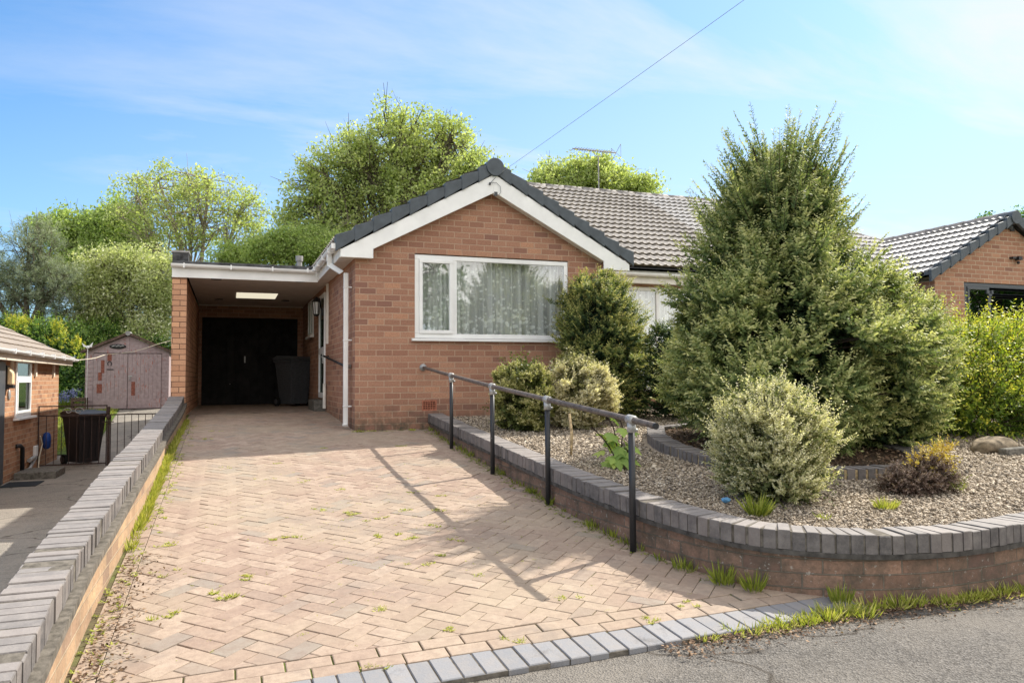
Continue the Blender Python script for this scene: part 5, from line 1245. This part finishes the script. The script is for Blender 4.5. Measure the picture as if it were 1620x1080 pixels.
# ring of blue bricks round the yew, leaf litter inside
RG = [(3.14, -2.45), (2.72, -3.2), (2.50, -3.9), (2.43, -4.55), (2.53, -5.08), (2.80, -5.42), (3.22, -5.60), (3.66, -5.65), (4.05, -5.60), (4.42, -5.38), (4.78, -4.9), (4.95, -4.2), (4.85, -3.4), (4.5, -2.7), (3.9, -2.3), (3.14, -2.45)]
rgp = smooth_path([(x, y, z_bed(x, y)+.085) for x, y in RG], .06)
t = thing('brick_edging', (3.75, -4.1, -.06), 'ring of dark blue edging bricks round the large yew tree', 'edging')
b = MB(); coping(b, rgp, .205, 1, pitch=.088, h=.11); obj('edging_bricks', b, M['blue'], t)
b = MB(); ribbon(b, rgp, .012, .19, -.012, lambda p: p.z-.12, 1); obj('mortar_bed', b, M['straw'], t)
b = MB(); b.add([(x*.94+3.75*.06, y*.94-4.1*.06, z_bed(x, y)+.045) for x, y in RG[:-1]], [tuple(range(len(RG)-1))]); struct(obj('ring_soil', b, M['soil']))
def in_ring(x, y): return ((x-3.72)/1.30)**2+((y+4.02)/1.66)**2 < 1
def scatter_litter(name, pts, size, mat, flatness=.35):
    n = len(pts); a = unit(RNG.normal(size=(n, 3))*np.array([1, 1, flatness])); bb = unit(np.cross(a, unit(RNG.normal(size=(n, 3))*.3+np.array([0, 0, 1]))))
    s = size*RNG.uniform(.5, 1.4, n)[:, None]*.5
    o = quads_obj(name, pts, a*s, bb*s*.6, RNG.random(n), mat); o['kind'] = 'stuff'; return o
n = 5200; q = RNG.uniform(-1, 1, (n*2, 2)); q = q[(q**2).sum(1) < 1][:n]
P = np.stack([3.72+1.14*q[:, 0], -4.02+1.48*q[:, 1], np.zeros(len(q))], 1); P[:, 2] = .165+.055*P[:, 1]+.055+RNG.uniform(0, .02, len(P)); scatter_litter('leaf_litter', P, .035, M['litter'])

# gravel: loose stones, denser towards the road
def octa(P, S, name, mat):
    n = len(P); base = np.array([(1, 0, 0), (-1, 0, 0), (0, 1, 0), (0, -1, 0), (0, 0, 1), (0, 0, -1)], float)
    fc = np.array([(0, 2, 4), (2, 1, 4), (1, 3, 4), (3, 0, 4), (2, 0, 5), (1, 2, 5), (3, 1, 5), (0, 3, 5)])
    V = base[None]*S[:, None, :]*RNG.uniform(.7, 1.25, (n, 6, 1))
    a = RNG.uniform(0, 2*PI, n); ca, sa = np.cos(a)[:, None], np.sin(a)[:, None]
    x, y, z = V[..., 0], V[..., 1], V[..., 2]; tx, ty = RNG.normal(0, .35, (n, 1)), RNG.normal(0, .35, (n, 1))
    V = np.stack([x*ca-y*sa, x*sa+y*ca, z+x*tx+y*ty], 2)+P[:, None, :]
    F = (fc[None]+np.arange(n)[:, None, None]*6).reshape(-1).astype(np.int32); m = n*8
    me = bpy.data.meshes.new(name); me.vertices.add(n*6); me.vertices.foreach_set('co', V.reshape(-1).astype(np.float32))
    me.loops.add(m*3); me.loops.foreach_set('vertex_index', F); me.polygons.add(m); me.polygons.foreach_set('loop_start', np.arange(0, m*3, 3, dtype=np.int32))
    try: me.polygons.foreach_set('loop_total', np.full(m, 3, dtype=np.int32))
    except Exception: pass
    at_ = me.attributes.new('rnd', 'FLOAT', 'FACE'); at_.data.foreach_set('value', np.repeat(RNG.random(n), 8).astype(np.float32))
    me.materials.append(mat); me.update(calc_edges=True); o = bpy.data.objects.new(name, me); COL.objects.link(o); o['kind'] = 'stuff'; return o
wall_x = lambda y: np.interp(y, [p[1] for p in BEDW[9:0:-1]], [p[0] for p in BEDW[9:0:-1]])
wall_y = lambda x: np.interp(x, [p[0] for p in BEDW[9:18]], [p[1] for p in BEDW[9:18]])
n = 300000; x = RNG.uniform(1.05, 8.5, n); y = RNG.uniform(-7.2, .0, n)
d = np.hypot(x+1.63, y+10.55); keep = RNG.random(n) < np.clip((4.6/d)**2, .06, 1)
x, y, d = x[keep], y[keep], d[keep]
ok = (x > wall_x(y)) & (y > wall_y(x)) & ~(((x-3.72)/1.27)**2+((y+4.02)/1.63)**2 < 1) & ~((y > -2.6) & (x > 5))
x, y, d = x[ok], y[ok], d[ok]; n = len(x); s = .0068*np.clip(d/4.6, 1, 1.9)*RNG.lognormal(0, .28, n)
S = np.stack([s*1.35, s, s*.62], 1); P = np.stack([x, y, .165+.055*y-.012+RNG.uniform(-.004, .012, n)], 1)
octa(P, S, 'gravel', M['stone'])

# boulder, edging slab, litter
def rock(name, c, r, label, mat, cat='rock'):
    bm = bmesh.new(); bmesh.ops.create_icosphere(bm, subdivisions=3, radius=1)
    for v in bm.verts:
        p = v.co; k = 1+.13*math.sin(3.1*p.x+1.7*p.y+c[0])+.10*math.sin(4.7*p.y-2.9*p.z)+.05*math.sin(11*p.x+7*p.z); v.co = Vector((p.x*r[0]*k, p.y*r[1]*k, p.z*r[2]*k))+Vector(c)
    b = MB(); b.v = [tuple(v.co) for v in bm.verts]; bm.verts.index_update(); b.f = [tuple(v.index for v in f.verts) for f in bm.faces]; bm.free()
    return tag(obj(name, b, mat, None, True), label, cat)
rock('boulder', (6.02, -4.72, z_bed(6, -4.7)+.03), (.27, .16, .12), 'rounded brown boulder at the foot of the golden hedge', M['stonegrey'])
b = MB(); b.chbox((5.82, -5.02, z_bed(5.9, -5)-.02), (.62, .05, .01), (-.01, .08, 0), (0, 0, .085), .01); tag(obj('edging_slab', b, M['concrete']), 'dark stone edging slab lying before the brown boulder', 'slab')
rock('litter_scrap', (1.66, -6.03, z_bed(1.66, -6.03)+.012), (.034, .022, .018), 'small scrap of blue litter on the gravel near the variegated bush', M['bluerag'], 'litter')

# ------------------------------------------------------------------ grass and weeds
class Grass(Leaves):
    def tuft(self, c, n, h, spread, tone=(.2, .9), lean=.5):
        c = np.array(c); a = RNG.uniform(0, 2*PI, n); rr = spread*np.sqrt(RNG.random(n))
        base = c+np.stack([rr*np.cos(a), rr*np.sin(a), np.zeros(n)], 1)
        d = unit(np.stack([np.cos(a)*lean*RNG.uniform(.2, 1.3, n), np.sin(a)*lean*RNG.uniform(.2, 1.3, n), np.ones(n)], 1)+RNG.normal(0, .15, (n, 3)))
        hh = h*RNG.uniform(.4, 1.15, n)[:, None]; w = unit(np.cross(d, rand_unit(n)))*(h*.035+.0012)
        self.add(base+d*hh*.5, d*hh*.5, w, RNG.uniform(tone[0], tone[1], n))
    def rosette(self, c, n, s, tone=(.1, .7)):
        c = np.array(c); a = RNG.uniform(0, 2*PI, n); d = unit(np.stack([np.cos(a), np.sin(a), RNG.uniform(.1, .7, n)], 1)); l = s*RNG.uniform(.5, 1.1, n)[:, None]
        o = c+np.stack([RNG.normal(0, s*.5, n), RNG.normal(0, s*.35, n), np.zeros(n)], 1)
        self.add(o+d*l*.5, d*l*.5, unit(np.cross(d, [0, 0, 1.]))*l*.22, RNG.uniform(tone[0], tone[1], n))
def stuff(o, label=None): o['kind'] = 'stuff'; return o
gw = Grass()                                     # weeds in the paving joints
for (x, y, n, h) in [(-1.27, -5.05, 60, .035), (-1.5, -5.8, 70, .03), (-1.62, -6.1, 90, .04), (-.62, -5.2, 60, .035), (-.42, -5.3, 50, .03), (-.22, -5.0, 40, .03), (-.75, -4.5, 60, .035), (-.95, -4.3, 30, .03), (-.35, -4.55, 40, .03), (-.55, -4.7, 45, .03), (.02, -4.6, 40, .035), (.1, -4.1, 30, .03), (-.1, -3.9, 30, .025), (-.7, -3.6, 30, .03), (-1.0, -3.2, 25, .03), (-1.15, -2.2, 30, .025), (-1.6, -2.3, 25, .025), (-1.3, -3.0, 25, .025), (.35, -1.42, 50, .03), (-.55, -1.38, 35, .03), (-1.85, .5, 30, .03), (-1.9, -.3, 30, .03), (.05, -.08, 70, .05), (.25, -.07, 40, .04), (.75, -.08, 70, .045), (.45, -.1, 20, .03), (-.6, -6.9, 25, .03), (-.2, -6.2, 25, .025), (.2, -6.7, 30, .03), (-.9, -6.5, 30, .03), (-.3, -5.75, 50, .028), (-.5, -5.85, 40, .03), (-.12, -5.45, 30, .03), (-1.9, -5.6, 40, .03), (-1.92, -6.3, 50, .035), (-2.0, -5.0, 40, .035), (.72, -6.95, 40, .03), (.45, -7.1, 40, .03), (-1.0, -7.2, 25, .03), (-.3, -7.16, 30, .03)]:
    for q in range(3):
        xx, yy = x+RNG.normal(0, .045), y+RNG.normal(0, .03); z = z_drive(xx, yy)
        gw.rosette((xx, yy, z), n//3, h*.8, (.35, 1.0)); gw.tuft((xx, yy, z), n//6, h*.75, .025, (.35, 1.0), lean=1.2)
for i in range(800):
    x, y = RNG.uniform(-2.1, .85), RNG.uniform(-7.0, -1.6)
    if RNG.random() < math.exp(-((x+.5)**2/1.0+(y+4.8)**2/2.2))+.12: gw.rosette((x, y, z_drive(x, y)-.002), 6, .014, (.4, 1.0))
for y in np.arange(-6.9, -.1, .05):              # moss and weeds at the foot of the garden wall
    xw = float(np.interp(y, [-7.0, -6.64, -6.34, -6.02, -5.5, -4.7, -3.3, -1.7, 0], [1.36, 1.14, 1.05, .985, .945, .925, .95, .985, 1.05]))
    if RNG.random() < .8: gw.rosette((xw-RNG.uniform(.0, .12), y, z_drive(0, y)), 8, .025, (.05, .55))
    if RNG.random() < .30: gw.tuft((xw-RNG.uniform(.01, .05), y, z_drive(0, y)), 14, RNG.uniform(.04, .10), .03, (.1, .6))
for (x, y, n, h) in [(1.1, -6.75, 70, .13), (1.2, -6.9, 60, .12), (1.02, -6.45, 40, .09), (.95, -5.4, 50, .08), (1.55, -7.2, 70, .10), (.93, -4.2, 40, .08), (.96, -3.4, 40, .09)]: gw.tuft((x, y, z_drive(0, y)), n, h, .05, (.1, .7))
for y in np.arange(-5.1, 1.9, .016):             # bright grass strip along the boundary wall
    dn = 1.0 if -4.6 < y < -1.3 else .4
    if RNG.random() < dn: gw.tuft((-2.235+RNG.uniform(0, .035), y, z_drive(0, y)-.005), 16, RNG.uniform(.05, .10), .02, (.35, .95), .7)
    if RNG.random() < .45*dn: gw.rosette((-2.17+RNG.normal(.02, .05), y, z_drive(0, y)), 7, .03, (.2, .9))
for y in np.arange(-7.1, -4.9, .05): gw.rosette((-2.19+RNG.normal(0, .04), y, z_drive(0, y)), 8, .028, (.25, .9))
stuff(gw.obj('weeds', M['grass']))
n = 800; y = RNG.uniform(-7.2, -5.2, n); x = -2.21+abs(RNG.normal(0, .09, n)); scatter_litter('dry_debris', np.stack([x, y, .075*y+.006+RNG.uniform(0, .008, n)], 1), .02, M['litter'])
gr_ = Grass()                                    # rough grass along the road edge
for x in np.arange(.55, 3.3, .022):
    yy = (-7.40+.045*(x+.8)) if x < 1.45 else float(np.interp(x, [1.45, 1.7, 2.2, 3.3], [-7.29, -7.26, -7.33, -7.32]))
    den = .35+.65*(math.sin(x*5.5+1)*.5+.5) if x > .75 else .25
    if RNG.random() < den: gr_.tuft((x, yy+RNG.normal(-.02, .03), -.566), 26, RNG.uniform(.035, .085)*(1.25 if 1.3 < x < 2.1 else .9), .045, (.35, 1.0), .8)
    if RNG.random() < .5: gr_.rosette((x, yy+RNG.normal(-.03, .04), -.564), 8, .03, (.3, 1.0))
stuff(gr_.obj('roadside_grass', M['grass']))
n = 2600; x = RNG.uniform(.3, 3.6, n); y = np.interp(x, [.3, 1.45, 3.6], [-7.36, -7.32, -7.36])-abs(RNG.normal(0, .10, n)); scatter_litter('road_edge_debris', np.stack([x, y, np.full(n, -.560)+RNG.uniform(0, .006, n)-.004*np.maximum(0, -y-7.4)], 1), .018, M['litter'])
for (x, y, n, h, lab) in ((1.62, -6.42, 120, .15, 'tuft of long green grass below the variegated bush'), (2.60, -6.52, 150, .085, 'small bright yellow green grass tuft alone on the gravel'), (1.98, -6.62, 30, .05, 'few short grass blades by the bush near the coping')):
    g = Grass(); g.tuft((x, y, z_bed(x, y)-.01), n, h, .06, (.3, 1.0) if n > 130 else (.15, .75), .8); tag(g.obj('grass_tuft', M['grass']), lab, 'grass')

# ------------------------------------------------------------------ trees
def tree(name, label, base, lobes, ncl, clr, nleaf, leaf, mat, bark=M['bark'], group='trees beyond the gardens', asp=.6, tone=(0, 1), trunk_r=.25, fork=.35, bare=0, squash=.75, shell=.5, needles=False, cat='tree'):
    t = thing(name, base, label, cat, group); base = Vector(base); L = Leaves(); tr = MB(); tw = MB()
    cen = sum((Vector(c) for c, r in lobes), Vector())/len(lobes); fk = base.lerp(Vector((cen.x, cen.y, cen.z)), fork); fk.x = base.x+(cen.x-base.x)*fork*.5
    tr.tube([base-Vector((0, 0, .3)), base.lerp(fk, .5)+Vector((.05, 0, 0)), fk], [trunk_r*1.25, trunk_r, trunk_r*.8], 9)
    vol = np.array([r[0]*r[1]*r[2] for c, r in lobes])**.75; vol = vol/vol.sum()
    for (c, r), f in zip(lobes, vol):
        c = Vector(c); mid = fk.lerp(c, .5)+Vector((random.uniform(-.3, .3), random.uniform(-.3, .3), r[2]*.25))
        limb = smooth_path([fk, mid, c, c+(c-fk).normalized()*r[2]*.4], max(.3, (c-fk).length/8)); m = len(limb)
        tr.tube(limb, [trunk_r*(.62-.52*i/(m-1)) for i in range(m)], 7)
        for q in range(max(3, int(ncl*f))):
            d = rand_unit(1)[0]; rr = RNG.uniform(shell, 1.0)**.6*RNG.uniform(.8, 1.18) if RNG.random() < .82 else RNG.uniform(.1, .6)
            p = np.array(c)+d*np.array(r)*rr
            s = limb[min(m-1, max(0, int(m*RNG.uniform(.45, 1.0))))]; e = Vector(p); k = (s+e)/2+Vector((0, 0, .12*(e-s).length))+Vector(RNG.normal(0, .08*(e-s).length, 3))
            rw_ = min(.035, .010+.006*(e-s).length)*trunk_r/.25
            tw.tube([s, k, e], [rw_*1.3, rw_*.85, rw_*.35], 4, False)
            for _ in range(3):
                e2 = e+Vector(RNG.normal(0, clr*.7, 3)); tw.tube([k.lerp(e, .6), e2], [rw_*.5, rw_*.2], 3, False)
            if RNG.random() < bare: continue
            nl = int(nleaf*RNG.uniform(.6, 1.4)); tb = tone[0]+(tone[1]-tone[0])*RNG.uniform(0, .45)
            if needles:
                D = unit(rand_unit(nl//8)+np.array([0, 0, .5])); P0 = p+RNG.normal(0, clr*.45, (nl//8, 3))
                L.sprays(P0, D, np.full(nl//8, leaf*1.2), 8, leaf, asp, 0, tb, tb+.5, flat=False, spread=.6)
            else: L.blob(p, clr*RNG.uniform(.75, 1.3), nl, leaf, asp, (tb, tb+.55*(tone[1]-tone[0])), squash)
    L.obj('crown', mat, t); obj('trunk', tr, bark, t, True); obj('branches', tw, bark, t)
    return t
def LB(d, *lst):
    out = []
    for (px, py, rx, ry) in lst:
        dd = d+random.uniform(-.08, .08)*d*.3; out.append((at(px, py, dd), (rx*dd/FPX, (rx+ry)/2*dd/FPX, ry*dd/FPX)))
    return out
def ground_at(px, d):
    p = at(px, 560, d); return Vector((p.x, p.y, z_land(p.x, p.y)))
tree('oak_tree', 'tall spreading oak with yellow green spring leaves behind the white gable', ground_at(655, 34), LB(34, (560, 250, 55, 48), (520, 285, 55, 45), (760, 290, 40, 60), (555, 325, 95, 70), (640, 232, 85, 66), (708, 250, 70, 72), (492, 330, 56, 55), (600, 385, 120, 55), (700, 335, 74, 74), (595, 268, 64, 54), (475, 375, 42, 40), (660, 300, 80, 60)), 700, .50, 84, .15, M['l_oak'], trunk_r=.34, fork=.3)
tree('oak_tree', 'pale green oak crown showing above the tiled ridge by the aerial', ground_at(940, 44), LB(44, (885, 290, 48, 28), (955, 283, 55, 26), (1010, 300, 36, 22), (930, 272, 42, 18), (945, 330, 110, 40), (860, 300, 25, 25)), 340, .6, 110, .19, M['l_oak'], trunk_r=.4, fork=.4)
tree('oak_tree', 'thin crowned tree with bare grey twigs behind the carport corner', ground_at(320, 35), LB(35, (255, 298, 66, 38), (330, 298, 66, 34), (378, 340, 42, 50), (225, 330, 44, 50), (300, 350, 85, 55), (395, 388, 46, 34), (240, 385, 60, 45)), 310, .45, 66, .14, M['l_oak'], bark=M['bark_pale'], trunk_r=.24, fork=.3, bare=.34, tone=(.1, .9))
tree('sycamore_tree', 'bright fresh green tree between the grey pine and the thin crowned tree', ground_at(140, 36), LB(36, (128, 362, 46, 30), (165, 372, 42, 38), (80, 358, 30, 22), (135, 415, 70, 48), (195, 355, 40, 42), (190, 400, 50, 40)), 380, .5, 110, .16, M['l_green'], trunk_r=.25, fork=.4)
tree('pine_tree', 'grey green pine tree rising above the brown tiled bungalow roof', ground_at(45, 28), LB(28, (45, 400, 45, 45), (95, 450, 42, 42), (25, 470, 52, 50), (100, 498, 32, 28), (62, 372, 28, 26), (-40, 430, 50, 60), (60, 440, 50, 45)), 330, .34, 150, .17, M['l_pine'], bark=M['bark'], trunk_r=.22, fork=.4, asp=.10, needles=True, squash=.9)
tree('hawthorn_tree', 'pale feathery hawthorn tree with white blossom behind the mauve shed', ground_at(205, 29), LB(29, (178, 425, 46, 30), (215, 470, 58, 42), (150, 478, 34, 46), (240, 530, 40, 34), (250, 440, 28, 46), (190, 530, 56, 34), (205, 415, 30, 22), (262, 490, 26, 40), (140, 525, 30, 34)), 760, .46, 60, .105, M['l_haw'], bark=M['bark'], tone=(.3, 1.1), trunk_r=.14, fork=.4)
tree('garden_tree', 'mid green tree showing above the flat carport roof', ground_at(450, 31), LB(31, (430, 398, 42, 24), (495, 392, 40, 30), (462, 385, 34, 26), (380, 405, 40, 20), (530, 400, 30, 28)), 320, .42, 80, .12, M['l_green'], trunk_r=.2, fork=.5)
tree('distant_tree', 'small distant tree tip behind the right roof ridge', ground_at(1590, 48), LB(48, (1560, 352, 26, 14), (1612, 346, 22, 18), (1585, 372, 50, 20)), 90, .5, 44, .2, M['l_laurel'], trunk_r=.2, fork=.5)
t = thing('laurel_hedge', (-8, 16.5, -.2), 'dense dark green laurel hedge between the bungalow roof and the mauve shed', 'hedge')
hl = [(tuple(at(px, py, d)), (rx*d/FPX, rx*d/FPX*.8, ry*d/FPX)) for (px, py, rx, ry, d) in ((60, 545, 45, 30, 26), (20, 535, 40, 25, 26), (100, 560, 40, 40, 26), (112, 610, 34, 36, 25.6), (140, 560, 40, 36, 27.5), (170, 545, 40, 30, 28), (80, 600, 40, 40, 26), (230, 565, 45, 30, 28), (-30, 540, 40, 30, 26))]
tw = lobes_bush(t, hl, 3600, 12, .12, .5, M['l_laurel'], tone=(.12, .95), bright=.15, ln=(.3, .7), up=.4)
obj('stems', tw, M['bark_dark'], t)
t = thing('golden_conifer', tuple(ground_at(93, 23.5)), 'slim golden yellow conifer shoots rising behind the brown tiled roof', 'conifer')
tw = lobes_bush(t, [(tuple(at(92, 532, 23.5)), (.12, .12, .45)), (tuple(at(122, 556, 23.3)), (.14, .14, .30)), (tuple(at(30, 515, 23.5)), (.3, .2, .2))], 170, 12, .07, .4, M['l_hedge'], tone=(.4, 1.0), ln=(.15, .3), up=1.0); obj('stems', tw, M['bark_dark'], t)
# lawn strip, bluebells
struct(sheet('lawn', [-14, -7, -5.0, -4.55], [8.6, 10, 12, 13.9, 17], lambda x, y: interp(y, NPROF)+.02, M['grassland']))
g = Grass()
for i in range(900): x, y = RNG.uniform(-6.2, -4.6), RNG.uniform(9.0, 13.8); g.tuft((x, y, interp(y, NPROF)+.02), 8, .10, .06, (.3, .9))
stuff(g.obj('lawn_grass', M['grass']))
t = thing('bluebell_clump', (-6.0, 13.5, -.15), 'clump of blue bluebells flowering on the grass left of the shed', 'flowers')
L = Leaves()
for (px, py) in ((100, 630), (107, 624), (113, 628), (96, 634), (119, 622)):
    q = at(px, py, 22.2); L.blob(tuple(q), .16, 60, .07, .5, (0, 1), .9)
o = L.obj('flowers', M['bluebell'], t); o['kind'] = 'stuff'
g = Grass()
for (px, py) in ((100, 638), (107, 634), (113, 636), (96, 640)): q = at(px, py, 22.2); g.tuft((q.x, q.y, q.z-.25), 60, .4, .2, (0, .5))
g.obj('leaves', M['grass'], t)
# trees across the street, seen in the window glass
def RL_(*l): return [((x, y, z), (r, r, h)) for x, y, z, r, h in l]
tree('street_tree', 'leafy tree across the street mirrored in the lace curtained window', (5.5, -25, -.7), RL_((5.5, -25, 4.5, 2.2, 1.6), (7.5, -25.5, 5.5, 2.0, 1.6), (4.0, -25, 3.4, 1.5, 1.2), (8.5, -24.5, 3.4, 1.8, 1.2)), 170, .5, 60, .2, M['l_laurel'], group=None, trunk_r=.25)

tree('street_tree', 'broad leafy street tree mirrored in the dark grey framed window', (34, -15, -.8), RL_((33, -15, 3.6, 3.6, 2.6), (37, -16, 4.5, 3.6, 2.8), (29.5, -15, 2.6, 2.6, 2.2), (41, -15, 3.6, 3.2, 2.6)), 190, .8, 60, .3, M['l_laurel'], group=None, trunk_r=.3)

for nm, lab, cat in (('weeds', 'small yellow green weeds growing in the paving joints', 'weeds'), ('roadside_grass', 'rough yellow green grass along the tarmac edge', 'grass'), ('lawn_grass', 'bright lawn grass beside the mauve shed', 'grass'),
                     ('gravel', 'beige gravel filling the raised bed', 'gravel'), ('leaf_litter', 'brown leaf litter under the large yew', 'leaves'), ('dry_debris', 'dry debris swept along the left wall foot', 'debris'), ('road_edge_debris', 'dead leaves and grit on the road edge', 'debris')):
    o = bpy.data.objects.get(nm)
    if o: tag(o, lab, cat, kind='stuff')
